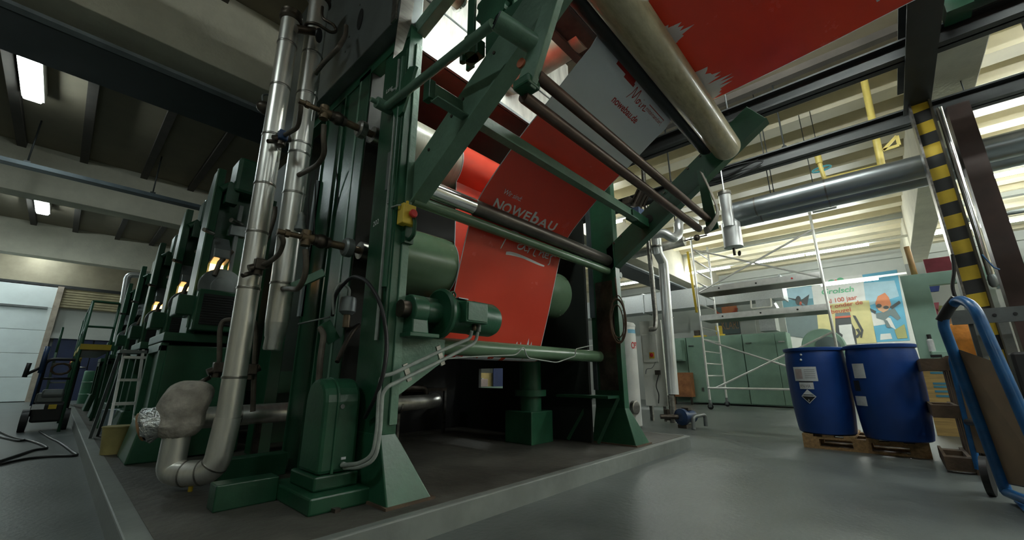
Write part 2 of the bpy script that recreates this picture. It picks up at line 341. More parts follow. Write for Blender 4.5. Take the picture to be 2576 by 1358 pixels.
baylamp(-4.2, 14.7, 4.6, 1.2, .3, 'lamp on the dark ceiling far left')
t = thing('emergency_light', (8, .38, 3.5), 'white box light under the paired insulated ducts', 'emergency light')
MB().box(7.93, 8.07, .2, .56, 3.42, 3.56).build('casing', LGRY, t, bev=.03); MB().cyl((8, .3, 3.55), (8, .3, CE+.02), .006, 6).build('hanger', DKS, t); MB().cyl((8, .46, 3.55), (8, .46, CE+.02), .006, 6).build('hanger', DKS, t); MB().box(7.95, 8.05, .22, .54, 3.39, 3.43).build('cover', WHT, t, bev=.01)
# lamp inside the press under the hood
t = thing('machine_lamp', (2.1, 1.62, 3.8), 'glaring tube lamp above the press arm by the hood', 'lamp')
MB().box(1.66, 2.75, 1.55, 1.69, 3.84, 3.92).build('lamp_housing', LGRY, t); MB().box(1.64, 1.66, 1.5, 1.74, 3.72, 3.92).build('spill_shade', LGRY, t)  # end plate added to cut lamp spill towards the left posts
for y in (1.585, 1.655): MB().cyl((1.7, y, 3.81), (2.7, y, 3.81), .022, 10).build('fluorescent_tube', PTUB, t)
for x in (1.8, 2.6): MB().cyl((x, 1.62, 3.92), (x, 1.62, CE), .012, 8).build('hanger', GRY, t)
# ================================================================== PRESS FRAME
fr = thing('printing_press', (1.24, 2.2, .12), 'tall green steel frame of the printing press carrying its rollers, on the plinth', 'machine frame')
def post(name, x0, x1, y0, y1, zt, foot, m, holes=False, side=1):
    b = MB().box(x0, x1, y0+.012, y1, .44, zt)
    p = b.build(name, m, fr, bev=.006)
    MB().box(x0-.004, x1+.004, y0, y0+.014, .45, zt-.02).build('front_flange', GM, p)
    MB().frust(foot, .125, (x0-.002, x1+.002, y0, y1), .46).build('foot', GM, p, bev=.008)
    MB().box(foot[0]-.012, foot[1]+.012, foot[2]-.012, foot[3]+.012, .118, .135).build('foot_plate', WOD2, p)
    return p
lp = post('post', 1.2, 1.29, 2.04, 2.36, 3.12, (1.2, 1.47, 1.925, 2.42), GD)
b = MB()
for k in range(9): b.cyl((1.262, 2.044, 2.1+k*.1), (1.262, 2.034, 2.1+k*.1), .008, 8)
b.build('bolt_hole', BLK, lp)
MB().box(1.245, 1.292, 2.028, 2.04, .5, 2.97).build('flange_strip', GRB if False else GL, lp, bev=.002)
MB().tube([(1.188, 2.085, 1.25), (1.188, 2.085, 2.84)], .022, 12).build('vertical_tube', GM, lp)
MB().tube([(1.186, 2.135, .95), (1.186, 2.135, 1.8), (1.186, 2.13, 2.0), (1.186, 2.14, 2.86)], .011, 8).build('conduit', CARD, lp)
MB().box(1.185, 1.2, 2.05, 2.062, .7, 2.9).build('edge_strip', GM, lp)
MB().box(1.194, 1.2, 2.085, 2.2, 1.9, 2.17).build('worn_patch', GRY, lp)
mb = MB()                                                        # chalk writing on the post
def chalk(mb, s, px, py, ex, hgt, x=1.1985): 
    o = P(px, py, 'x', x); put_text(mb, s, o, V((0, -1, 0)), V((0, .12, 1)), height=hgt, shear=.2)
chalk(mb, 'Lang', 971, 236, 0, .032); chalk(mb, '8oaa', 985, 231, 0, .022); put_text(mb, '202', P(938, 571, 'x', 1.1985), V((0, -1, .12)), V((0, 0, 1)), height=.034)
mb.build('chalk_writing', LET, lp)
rp = post('post', 3.72, 3.8, 1.95, 2.27, 3.3, (3.72, 4.01, 1.86, 2.33), GD)
MB().box(3.712, 3.72, 2.0, 2.2, .62, 1.72).build('recess_panel', DST, rp)
MB().box(3.70, 3.72, 2.22, 2.27, 1.35, 2.6).build('wear_strip', GRB, rp); MB().box(3.70, 3.72, 2.225, 2.27, .62, .95).build('wear_strip', GRB, rp)
MB().beam((3.62, 2.2, .135), (3.7, 2.0, .55), .03, .03).beam((3.62, 2.55, .135), (3.7, 2.3, .55), .03, .03).box(3.5, 3.72, 2.0, 2.6, .55, .575).build('bracket', GD, rp)
MB().box(3.8, 3.86, 1.97, 2.02, 1.75, 1.82).cyl((3.83, 1.97, 1.79), (3.83, 1.95, 1.79), .03, 12).build('lug', GD, rp)
MB().box(3.8, 3.88, 1.96, 2.02, 1.42, 1.52).build('switch_box', GL, rp)
sp = MB().box(1.2, 1.3, 2.72, 2.96, .12, 3.05).box(1.19, 1.31, 2.56, 2.74, .3, 3.05).build('post', GD, fr, bev=.006)
MB().box(1.2, 1.315, 2.545, 2.56, .3, 3.05).build('shade_plate', mat('painted shade black', (.018, .018, .014), .75, var=.4), sp)  # near-black plate added as painted shade over the lamp-lit post face
MB().box(1.186, 1.2, 2.69, 2.715, .3, 3.0).build('edge_strip', GL, sp); MB().box(1.186, 1.2, 2.94, 2.96, .3, 3.0).build('edge_strip', GM, sp)
b = MB().box(1.2, 1.3, 3.06, 3.34, .12, 3.05).build('post', GD, fr, bev=.006); MB().box(1.188, 1.2, 3.3, 3.325, .2, 3.0).build('edge_strip', GM, b)
MB().box(1.2, 1.3, 3.9, 4.2, .12, 3.3).build('post', GD, fr, bev=.006); MB().box(3.72, 3.82, 2.75, 3.05, .12, 3.3).build('post', GD, fr, bev=.006); MB().box(3.72, 3.82, 4.45, 4.7, .12, 3.3).build('post', GD, fr, bev=.006)
MB().box(1.19, 1.27, 2.05, 4.2, 3.0, 3.09).build('header_beam', GM, fr, bev=.004)
b = MB().beam((1.28, 2.06, 3.12), (1.28, 1.35, 3.3), .07, .11).build('top_beam', GL, fr, bev=.004)
# arms
def arm(x0, x1, y1, z1):
    a = V((0, 2.06, 1.925)); bq = V((0, y1, z1)); d = (bq-a).normalized(); u = V((0, -d.z, d.y))
    if u.z < 0: u = -u
    h = .112
    cut = lambda p: p+d*((2.045-p.y)/d.y)
    q = [cut(a-u*h), bq-u*h, bq+u*h, cut(a+u*h)]
    p = MB().prism([(x0, w.y, w.z) for w in q], (x1-x0, 0, 0)).build('arm', GL if x0 < 2 else GD, fr, bev=.005)
    f = MB().prism([(x0-.012, w.y, w.z) for w in (cut(a-u*(h+.012)), bq-u*(h+.012), bq-u*h, cut(a-u*h))], (x1-x0+.024, 0, 0)).build('flange', GL if x0 < 2 else GD, p)
    return p, a, d, u
la, a0, ad, au = arm(1.29, 1.37, .62, 2.86)
b = MB()
for k in (.25, .5, .62, .92): c = a0+ad*k+au*.05; b.cyl((1.292, c.y, c.z), (1.284, c.y, c.z), .01, 8)
b.build('bolt', DST, la)
ra, a1, rd, ru = arm(3.72, 3.8, .5, 3.0)
c = a1+rd*.62; MB().cyl((3.722, c.y, c.z), (3.712, c.y, c.z), .045, 20).build('round_hole', BLK, ra)
b = MB()
for k in (.2, .3, .9, 1.2, 1.35): c = a1+rd*k+ru*.09; b.cyl((3.72, c.y, c.z), (3.708, c.y, c.z), .011, 8)
b.build('bolt', DST, ra)
MB().prism([(3.7, 1.04, 2.62), (3.7, .98, 2.62), (3.7, .92, 2.02), (3.7, 1.02, 2.0)], (.02, 0, 0)).build('end_bracket', GM, ra)
# cross members
SYY = 1.57; sl, sr = P(1086, 225, 'y', SYY), P(1590, 535, 'y', SYY)
b = MB().box(sl.x, sr.x, SYY, SYY+.008, sl.z-.07, sl.z+.05).box(sl.x, sr.x, SYY-.06, SYY, sl.z-.078, sl.z-.07).build('cross_strut', GL, fr)
MB().cyl((sl.x+.02, SYY+.03, sl.z+.06), (sr.x, SYY+.03, sl.z+.06), .015, 12).build('guide_bar', CHR, fr)
MB().box(sl.x-.02, sl.x+.02, SYY-.01, SYY+.05, sl.z-.06, sl.z+.055).build('strut_bracket', GD, fr, bev=.004); MB().box(sr.x-.02, 3.74, SYY-.02, SYY+.06, sl.z-.05, sl.z+.04).build('strut_bracket', GD, fr, bev=.004)
MB().cyl((1.5, 2.2, .948), (3.72, 2.2, .948), .057, 28).build('tie_bar', GC, fr)
MB().cyl((1.3, 2.042, 1.826), (3.72, 2.042, 1.826), .038, 24).build('tie_bar', GC, fr)
b = MB().prism([(1.29, 2.06, .72), (1.29, 2.06, 1.05), (1.62, 2.06, 1.05), (1.62, 2.06, .93)], (0, .12, 0)).build('gusset_bracket', GL, fr, bev=.004)
MB().box(1.3, 1.62, 2.06, 2.25, 1.045, 1.06).build('gusset_top', GL, fr)
MB().box(1.24, 1.3, 2.0, 2.04, 1.52, 1.66).tube(fil([(1.27, 2.0, 1.54), (1.27, 1.95, 1.56), (1.27, 1.95, 1.66), (1.27, 2.0, 1.68)], .03), .012, 8).build('pull_handle', GD, fr)
# link rod, pivot and lever at the upper left
lk = thing('link_rod', (1.15, 2.2, 2.5), 'long pale green rod with pivot ends linking the post to the arm', 'rod')
MB().tube([(1.155, 2.2, 2.5), P(1240, 60, 'x', 1.1)], .026, 16).build('rod', GL, lk)
MB().cyl((1.09, 2.22, 2.51), (1.2, 2.22, 2.51), .038, 20).cyl((1.05, 2.22, 2.51), (1.09, 2.22, 2.51), .016, 10).build('clevis', GL, lk)
MB().prism([(1.17, 2.2, 2.55), (1.17, 2.1, 2.36), (1.17, 2.02, 2.38), (1.17, 1.9, 2.66), (1.17, 1.98, 2.7)], (.02, 0, 0)).build('bracket', GM, lk, bev=.003)
pa, pb = P(1250, 52, 'x', 1.06), P(1352, 118, 'x', 1.25)
p = MB().cyl(pa, pb, .046, 28).build('pivot_shaft', GL, lk)
pd = (pa-pb).normalized(); MB().cyl(pa, pa+pd*.006, .042, 24).build('end_cap', GRB, p); MB().beam(pa+pd*.005, pa+pd*.012, .03, .03).build('square_key', DKS, p)
MB().box(1.3, 1.37, 1.1, 1.4, 2.44, 2.72).build('pivot_block', GM, lk, bev=.006)
MB().cyl((1.25, 1.46, 2.5), (1.25, 1.46, 2.62), .045, 16).cyl((1.22, 1.5, 2.47), (1.22, 1.5, 2.52), .02, 6).box(1.24, 1.3, 1.4, 1.52, 2.5, 2.6).build('spring_box', GD, lk, bev=.003)
g = thing('gear_drive', (1.36, 1.28, 2.9), 'dark green notched gear and drive housing above the pivot shaft, glared by the lamp', 'gear drive')
pts = []
for k in range(40):
    a = 2*PI*k/40; r = .15 if (k//2) % 2 else .13; pts.append((1.30, 1.34+r*math.cos(a), 2.86+r*math.sin(a)))
MB().prism(pts, (.035, 0, 0)).build('gear', GM, g)
MB().box(1.335, 1.55, 1.22, 1.46, 2.74, 3.0).cyl((1.5, 1.34, 2.87), (1.72, 1.34, 2.87), .1, 24).build('drive_housing', GD, g, bev=.012)
MB().box(1.295, 1.315, 1.5, 1.56, 2.5, 3.4).build('flat_bar', GM, fr, bev=.003)
lv = thing('swing_lever', (1.24, 1.05, 2.2), 'pale green upright lever bar carrying the two brown rods', 'lever')
MB().prism([P(*w, 'x', 1.215) for w in ((1302, 203), (1334, 216), (1414, -40), (1380, -40))], (.04, 0, 0)).build('bar', GL, lv, bev=.004)
q = P(1312, 160, 'x', 1.214); MB().cyl((1.205, q.y, q.z), (1.216, q.y, q.z), .024, 20).build('ring', mat('rust orange ring', (.4, .1, .04), .6), lv)
q = P(1317, 208, 'x', 1.214); MB().box(1.19, 1.28, q.y-.05, q.y+.05, q.z-.03, q.z+.02).build('foot_block', GM, lv, bev=.01)
# ------------------------------------------------------------------ rollers
def roller(name, a, b_, y, z, r, m, lab, caps=None, sh=.04, ends=None):
    t = thing(name, (a, y, z), lab, 'roller')
    bb = MB().lathe((a, y, z), (1, 0, 0), [(r*.93, 0), (r, .012), (r, b_-a-.03), (r*.97, b_-a-.012), (r*.9, b_-a)], 48); bb.build('cylinder', m, t)
    if ends: MB().cyl((ends[0], y, z), (a+.01, y, z), sh, 20).build('shaft', STL, t); MB().cyl((b_-.01, y, z), (ends[1], y, z), sh, 20).build('shaft', STL, t)
    return t
roller('press_roller', 1.34, 3.35, 2.475, 1.56, .238, GC, 'fat pale green lower roller pressed against the red web', ends=(1.2, 3.36), sh=.06)
roller('press_roller', 1.34, 3.35, 2.46, 2.425, .235, CRM, 'fat cream upper roller behind the left arm', ends=(1.2, 3.36), sh=.06)
t = roller('guide_roller', 1.34, 3.70, 2.02, 1.93, .057, mat('dark brown steel roller', (.13, .115, .1), .35, .7, var=.3), 'dark steel guide roller crossing in front of the lettering, above the green tube', ends=(1.3, 3.72), sh=.025)
roller('guide_roller', 1.25, 3.68, 1.075, 2.04, .031, BRN, 'lower of two thin brown rods across the web')
roller('guide_roller', 1.25, 3.68, .99, 2.11, .029, BRN, 'upper of two thin brown rods across the web')
roller('turning_roller', .4, 3.62, .915, 2.762, .062, BLK if False else DKS, 'black roller tucked beside the big beige roller', ends=(.2, 3.7), sh=.02)
roller('turning_roller', .2, 3.62, .743, 2.691, .112, BEI, 'big beige wrapped roller overhead, where the web turns', ends=(.1, 3.74), sh=.03)
roller('lower_turning_roller', 1.5, 3.68, 2.47, .955, .068, DST, 'dark roller under the web at its lowest turn, behind the tie bar', ends=(1.3, 3.72), sh=.03)
MB().cyl((1.36, 2.02, 1.93), (1.78, 2.02, 1.93), .059, 40).build('polished_sleeve', CHR, [o for o in COL.objects if o.name == 'guide_roller'][0])
# ------------------------------------------------------------------ printed web
web = thing('printed_web', (2.42, 2.2, .9), 'long red and white printed vinyl sheet running over the press rollers', 'printed sheet')
prof = []
def arc(cy, cz, r, a0, a1, n):
    return [(cy+r*math.cos(math.radians(a0+(a1-a0)*k/n)), cz+r*math.sin(math.radians(a0+(a1-a0)*k/n))) for k in range(n+1)]
prof += [(3.6, 2.62)]+arc(2.46, 2.425, .239, 78, 228, 18)+arc(2.475, 1.56, .242, 140, 300, 18)[0:]+arc(2.47, .955, .071, 20, -170, 12)
front = [V((0, y, z)) for y, z in ((2.392, 1.0), (2.29, 1.311), (2.215, 1.57), (2.125, 1.857), (2.045, 2.0), (1.91, 2.132), (1.615, 2.36), (1.404, 2.49), (1.16, 2.65), (1.04, 2.72))]
front = spline(front, 5); prof += [(q.y, q.z) for q in front]
prof += arc(.915, 2.762, .066, 20, 95, 6)+arc(.743, 2.691, .116, 80, 108, 4)+[(.62, 2.80), (.4, 2.815), (.25, 2.825), (-.1, 2.855), (-.43, 2.89), (-1.2, 2.96), (-2.4, 3.08)]
SL = [0]
for i in range(1, len(prof)): SL.append(SL[-1]+math.hypot(prof[i][0]-prof[i-1][0], prof[i][1]-prof[i-1][1]))
def web_at(s):
    for i in range(1, len(prof)):
        if s <= SL[i]:
            t = (s-SL[i-1])/(SL[i]-SL[i-1] or 1); a, b = prof[i-1], prof[i]; dy, dz = b[0]-a[0], b[1]-a[1]; l = math.hypot(dy, dz) or 1
            return (a[0]+dy*t, a[1]+dz*t), (-dz/l, dy/l)
    return prof[-1], (0, 1)
def s_near(y, z, lo=0):
    return min(((prof[i][0]-y)**2+(prof[i][1]-z)**2, SL[i]) for i in range(len(prof)) if SL[i] >= lo)[1]
S0 = s_near(2.392, 1.0)                                          # start of the outer run
SW0 = s_near(1.40, 2.49, S0); SW1 = s_near(-.0, 2.84, S0)          # white field between
SW1 = s_near(.743, 2.8, S0)+.03
U0, U1 = 1.85, 3.0
us = [U0, U0+.007]+[U0+.007+(U1-U0-.014)*k/8 for k in range(1, 8)]+[U1-.007, U1]
cuts = sorted(set(SL+[SW0, SW1]))
mb = MB(); vs = []
for s in cuts:
    (y, z), _ = web_at(s); vs += [(u, y, z) for u in us]
n = len(us); mb.v = vs
for i in range(len(cuts)-1):
    sm = (cuts[i]+cuts[i+1])/2
    for k in range(n-1):
        w = 1 if (k in (0, n-2) or SW0 <= sm <= SW1) else 0
        mb.f.append((i*n+k, i*n+k+1, (i+1)*n+k+1, (i+1)*n+k)); mb.sm.append(True); mb.mi.append(w)
mb.build('vinyl_sheet', [RED, WHT], web, solid=.0016)
def onweb(mb, pts2, fs, u0, s0, off=.0022, side=1):               # place flat artwork (x along the roller, y up the web) on the outer face
    out = []
    for x, y in pts2:
        (py, pz), (ny, nz) = web_at(s0+y); out.append((u0+x, py+ny*off*side, pz+nz*off*side))
    mb.add(out, fs)
# which side faces the viewer: normal (-dz, dy) on the rising front run points to -y, towards the viewer
def S_of(px, py, x=2.4):                                          # web arc length under a photo point
    best = None
    for i in range(len(prof)):
        if SL[i] < S0: continue
        for t in (0, .33, .66):
            if i+1 >= len(prof): continue
            y = prof[i][0]+(prof[i+1][0]-prof[i][0])*t; z = prof[i][1]+(prof[i+1][1]-prof[i][1])*t
            q = P(px, py, 'y', y) if abs(_fw.y) else None
            e = abs(q.z-z)
            if q.x > 1.5 and q.x < 3.4 and (best is None or e < best[0]): best = (e, SL[i]+(SL[i+1]-SL[i])*t, q.x)
    return best[1], best[2]
def art_text(mb, s, p0, p1, h, bold=0, shear=0, side=1):
    sa, ua = S_of(*p0); sb, ub = S_of(*p1); vs, fs, w = text2d(s, bold, shear); k = (ub-ua)/w
    onweb(mb, [(x*k, y*h) for x, y in vs], fs, ua, (sa+sb)/2, side=side)
def art_strokes(mb, strokes, p0, p1, h, w, side=1):              # strokes in a 0..1 wide box, y in cap heights
    sa, ua = S_of(*p0); sb, ub = S_of(*p1); k = ub-ua
    for st in strokes:
        pth = [(q.x, q.y) for q in spline([(x*k, y*h, 0) for x, y in st], 4)]
        v2, f2 = ribbon2d(pth, w); onweb(mb, v2, f2, ua, (sa+sb)/2, side=side)
mb = MB()
art_text(mb, 'Wir sind:', (1263, 489), (1310, 504), .042)
mb.build('small_lettering', LET, web); mb = MB()
bl = lambda x: (x, 521+.386*(x-1237))
for ch, xa_, xb_, hh in (('N', 1237, 1257, .08), ('O', 1259, 1279, .078), ('W', 1280, 1312, .08), ('E', 1314, 1328, .074), ('b', 1331, 1349, .098), ('A', 1350, 1372, .074), ('U', 1374, 1393, .078)):
    art_text(mb, ch, bl(xa_), bl(xb_), hh, .035)
mb.build('name_lettering', LET, web); mb = MB()
PART = [[(.07, 1.15), (.03, .5), (-.02, -.45)], [(.0, 1.0), (.12, 1.25), (.25, 1.1), (.18, .75), (.06, .7)], [(.33, .45), (.26, .3), (.27, .02), (.34, .1), (.38, .45), (.39, .05), (.45, .1)],
        [(.45, .45), (.47, .2), (.45, -.1)], [(.46, .25), (.53, .5), (.55, .4)], [(.62, .95), (.58, .3), (.57, -.1), (.62, -.15)], [(.54, .55), (.69, .62)], [(.7, .45), (.68, .0)], [(.69, .2), (.76, .45), (.76, .0), (.8, .05)],
        [(.8, .2), (.87, .3), (.85, .45), (.8, .3), (.82, .02), (.88, .05)], [(.92, .4), (.93, -.3), (.9, -.55)], [(.92, .2), (.97, .45), (1.03, .4)]]
art_strokes(mb, PART, (1265, 612), (1392, 655), .1, .006)
mb.build('script_lettering', LET, web); mb = MB()
art_strokes(mb, [[(0, 0), (.1, .09), (.3, .1), (.6, 0), (.85, -.1), (1.0, -.12)], [(.0, -.1), (.1, .0), (.3, .06), (.5, .02)]], (1270, 645), (1372, 655), .1, .011)
mb.build('underline_stroke', LET, web)
mb = MB()
art_text(mb, 'nowebau.de', (1536, 259), (1598, 312), .052, .025); mb.build('red_address', RLET, web); mb = MB()
MOIN = [[(.0, -.2), (.06, .4), (.12, 1.0), (.16, .3), (.2, .15), (.27, .7), (.33, 1.0), (.35, .4), (.38, .0)], [(.48, .45), (.42, .3), (.45, .05), (.52, .2), (.48, .45), (.58, .35)], [(.63, .4), (.63, .05), (.68, .1)], [(.64, .65), (.645, .7)], [(.74, .45), (.74, .0)], [(.74, .2), (.84, .45), (.86, .05), (1.0, .12)]]
art_strokes(mb, MOIN, (1577, 240), (1622, 280), .085, .0045)
art_text(mb, 'miteinander!', (1620, 280), (1662, 312), .03)
def art_rect(mb, u0, u1, s0, s1): onweb(mb, [(0, 0), (u1-u0, 0), (u1-u0, s1-s0), (0, s1-s0)], [(0, 1, 2, 3)], u0, s0)
sA, uA = S_of(1546, 175); sB, uB = S_of(1590, 212)
for k in range(6): art_rect(mb, uA, uB, sA+.02+k*.022, sA+.02+(k+1)*.022)
art_rect(mb, (uA+uB)/2, uB+.012, sA-.0, sA+.022)
sC, uC = S_of(1633, 266); sD, uD = S_of(1668, 300)
art_rect(mb, uC, uD, sC, sC+.006); art_rect(mb, uD, uD+.004, sC-.05, sC+.006)
mb.build('red_lettering', RLET, web)
def splash(mb, u0, u1, s0, s1, tips, side=1):                    # brush-edged white patch: base line s0, ragged tips up to s1
    n = tips; pts = []
    for k in range(n+1):
        x = (u1-u0)*k/n; pts.append((x, (s1-s0)*(.55+.45*random.random())*(.5+.5*math.sin(PI*(k+.5)/(n+1)))))
        if k < n: pts.append((x+(u1-u0)/n*.55, (s1-s0)*(.3+.3*random.random())))
    v2 = []; R_ = 12
    for x, y in pts: v2 += [(min(x+.012*r/R_, u1-u0), y*r/R_) for r in range(R_+1)]
    onweb(mb, v2, [(i*(R_+1)+r, (i+1)*(R_+1)+r, (i+1)*(R_+1)+r+1, i*(R_+1)+r+1) for i in range(len(pts)-1) for r in range(R_)], u0, s0, side=side)
mb = MB()
s9 = SW1
for a_ in ((2.6, 2.985, s9-.01, s9+.27, 10), (2.08, 2.26, s9-.01, s9+.2, 5), (2.55, 2.98, S0-.14, S0+.1, 9), (2.0, 2.5, S0-.16, S0-.03, 6), (1.95, 2.98, S0-.2, S0-.13, 10)):
    mb = MB(); splash(mb, *a_); mb.build('white_brush_print', WHT, web)
mb = MB()
s8 = S_of(2165, 16, 2.7)
onweb(mb, [(q.x, q.y) for q in [V((0, 0, 0)), V((.02, 0, 0)), V((.02, .12, 0)), V((0, .12, 0))]], [(0, 1, 2, 3)], 2.62, s9+1.02)
v2, f2 = ribbon2d([(q.x, q.y) for q in spline([(.0, .1, 0), (.06, .13, 0), (.1, .09, 0), (.04, .03, 0), (.0, .0, 0), (.12, .01, 0)], 4)], .012); onweb(mb, v2, f2, 2.72, s9+1.02)
mb.build('white_numerals', WHT, web)
# strap hanging at the arm end
o = MB(); pth = spline([(3.62, .98, 2.55), (3.64, .93, 2.35), (3.66, .9, 2.15), (3.64, .97, 2.02), (3.62, 1.02, 1.99)], 5)
for i in range(len(pth)-1): o.beam(pth[i], pth[i+1], .075, .006, (0, 1, .2))
tag(o.build('webbing_strap', mat('pale grey webbing', (.3, .28, .24), .8, var=.3)), 'worn grey strap hanging from the big beige roller end', 'strap')
# ================================================================== PRESS SURROUNDINGS
h = thing('extraction_hood', (2.5, 3.3, 3.33), 'big stained sheet metal hood above the upper roller, brightly lit by the press lamp', 'hood')
MB().box(1.32, 3.68, 2.4, 4.3, 3.345, 4.6).build('casing', HOOD, h, bev=.01)
MB().box(1.34, 3.66, 2.42, 4.28, 3.325, 3.345).build('underside', HUND, h)
MB().box(1.3, 3.7, 2.385, 2.4, 3.33, 3.36).build('lower_lip', GRY, h); MB().box(1.32, 3.68, 2.39, 2.4, 3.86, 3.875).build('seam', GRY, h)
c0 = P(1415, 128, 'y', 1.75)
t = thing('round_duct', tuple(c0), 'shiny round steel duct glimpsed between the arm and the dark tray', 'duct')
MB().cyl((c0.x-.07, 1.5, c0.z+.06), (c0.x-.07, 2.41, c0.z+.06), .2, 36).build('pipe', BRS2, t); MB().lathe((c0.x-.07, 2.3, c0.z+.06), (0, 1, 0), [(.22, 0), (.22, .04)], 36).build('flange', STL, t)
a, b2, c, d = P(1371, 51, 'z', 3.55), P(1457, 159, 'z', 3.55), P(1415, 0, 'z', 3.55), P(1480, 66, 'z', 3.55)
t = thing('drip_tray', (2.6, a.y, 3.55), 'dark rust stained tray above the white part of the web', 'tray')
MB().box(1.7, 3.65, .95, a.y, 3.55, 3.58).build('sheet', mat('mottled dark sheet', (.055, .04, .032), .5, .3, var=.6, scale=5), t)
MB().box(1.7, 3.65, a.y-.01, a.y+.06, 3.52, 3.6).build('edge_angle', mat('brown angle', (.06, .045, .035), .6), t); MB().box(1.7, 3.65, c.y-.02, c.y+.01, 3.53, 3.6).build('edge_angle', DKS, t)
c0 = P(1150, -12, 'y', 2.15)
t = thing('flanged_pipe', tuple(c0), 'brown round pipe with bolted flange at the top left of the lamp', 'pipe')
e = V((.55, -.83, 0))
MB().cyl(c0-V((.45, 0, 0)), c0+V((.03, 0, 0)), .09, 28).build('pipe', BRS, t); MB().lathe(c0+V((.03, 0, 0)), (1, 0, 0), [(.11, 0), (.115, .012), (.11, .024)], 28).build('flange', CHR, t)
t = thing('grey_cabinet', (1.2, 3.0, 3.1), 'large grey sheet cabinet on top of the press with an oval hole', 'cabinet')
MB().box(1.1, 1.3, 2.07, 4.25, 3.1, 4.7).build('side_panel', GRY, t, bev=.006)
MB().box(1.085, 1.1, 2.06, 2.12, 3.08, 4.7).build('corner_strip', STL, t)
c0 = P(906, 48, 'x', 1.097); pts = [(1.0985, c0.y+.045*math.cos(a), c0.z+.1*math.sin(a)) for a in [2*PI*k/24 for k in range(24)]]
MB().prism(pts, (-.004, 0, 0)).build('oval_hole', BLK, t)
for k, (px, py) in enumerate(((878, 92), (868, 130), (905, 12))): q = P(px, py, 'x', 1.097); MB().cyl((1.1, q.y, q.z), (1.092, q.y, q.z), .008, 8).build('rivet', STL, t)
q = [P(*w, 'y', 2.03) for w in ((989, 147), (1004, 40), (1012, -20), (1046, -20), (1034, 60), (1013, 126))]
tag(MB().prism(q, (0, .006, 0)).build('guard_blade', STL), 'pointed grey sheet metal strip hanging in front of the post top', 'guard strip')
# dark drying chamber behind the rollers
t = thing('drying_chamber', (2.5, 8, .12), 'dark long drying chamber of the press behind the rollers', 'machine housing')
MB().box(1.42, 3.25, 4.35, 13.4, .6, 3.3).build('casing', mat('dark green casing steel', (.014, .03, .02), .6, var=.4, scale=2), t)  # very dark green, mottled by noise
for y in (4.6, 7.2, 10): 
    for x in (1.5, 3.3): MB().box(x, x+.18, y, y+.18, .12, .6).build('leg', GD, t)
MB().box(1.42, 3.6, 6, 6.03, .12, .62).build('rear_plate', BLK, t)  # black sheet added to keep the space under the chamber dark
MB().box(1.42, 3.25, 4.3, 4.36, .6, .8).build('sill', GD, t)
MB().box(2.6, 3.7, 4.28, 4.35, .125, 3.3).build('front_plate', BLK, t)  # black sheet added for the darkness behind the rollers
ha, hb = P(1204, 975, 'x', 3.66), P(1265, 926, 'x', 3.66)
MB().box(3.66, 3.7, 2.3, hb.y, .125, 2.45).box(3.66, 3.7, ha.y, 4.3, .125, 2.45).box(3.66, 3.7, hb.y, ha.y, .125, ha.z).box(3.66, 3.7, hb.y, ha.y, hb.z, 2.45).build('side_plate', mat('black interior plate', (.012, .016, .013), .7), t)  # black sheets added to darken the view beside the right post
t = thing('support_column', (2.75, 3.3, .12), 'round green column on a square base under the rear of the press', 'column')
c0 = P(1336, 1112, 'z', .12)
MB().box(c0.x-.17, c0.x+.17, c0.y-.15, c0.y+.2, .12, .42).build('base', GM, t, bev=.01); MB().cyl((c0.x, c0.y, .42), (c0.x, c0.y, 1.3), .11, 28).build('shaft', GM, t); MB().cyl((c0.x, c0.y, .56), (c0.x, c0.y, .62), .16, 28).build('collar', GM, t)
# horizontal pipes beneath
t = thing('steam_pipe', (1.5, 3.62, .47), 'horizontal clad pipe running low under the press from behind the upright pipe', 'pipe')
MB().tube(fil([(.62, 3.62, .47), (2.75, 3.62, .5), (2.95, 3.9, .5)], .2), .072, 24).build('cladding', TIN, t)
for x in (.95, 1.75, 2.3): MB().lathe((x, 3.62, .475), (1, 0, 0), [(.075, 0), (.075, .02)], 24).build('seam_band', STL, t)
for x in (1.1, 2.2): MB().box(x-.02, x+.02, 3.6, 3.64, .12, .41).build('support', DST, t)
t = thing('return_pipe', (1.9, 4.0, .62), 'dark bent pipe above the low clad pipe under the press', 'pipe')
MB().tube(fil([(1.5, 3.8, .6), (2.5, 3.8, .63), (2.75, 3.8, .63), (2.75, 3.8, .5)], .1), .035, 12).build('pipe', DST, t)
# glimpses behind the press: small white board and canister
t = thing('steel_grate', (2.9, 4.1, .62), 'small dark steel stand with a serrated top edge under the press', 'stand')
MB().box(2.55, 3.2, 4.0, 4.3, .585, .62).build('top_bar', DST, t); MB().box(3.17, 3.2, 4.0, 4.03, .12, .59).build('leg', STL, t); MB().box(2.55, 2.58, 4.0, 4.03, .12, .59).build('leg', STL, t)
YG = 6.4
t = thing('canister', tuple(P(1218, 973, 'y', YG)), 'white canister with pink liquid seen through the gap under the web', 'canister')
a, b2 = P(1206, 973, 'y', YG), P(1228, 953, 'y', YG); MB().box(a.x, b2.x, YG, YG+.12, a.z, b2.z).build('body', mat('pink white plastic', (.55, .42, .42), .5), t, bev=.012); MB().cyl(((a.x+b2.x)/2, YG+.05, b2.z), ((a.x+b2.x)/2, YG+.05, b2.z+.02), .02, 12).build('cap', PAPR, t)
tag(MB().box(a.x-.3, b2.x+.6, YG-.1, YG+.5, 0, a.z-.004).build('work_table', GCAB), 'green low cabinet beyond the gap under the web, carrying the canister', 'cabinet')
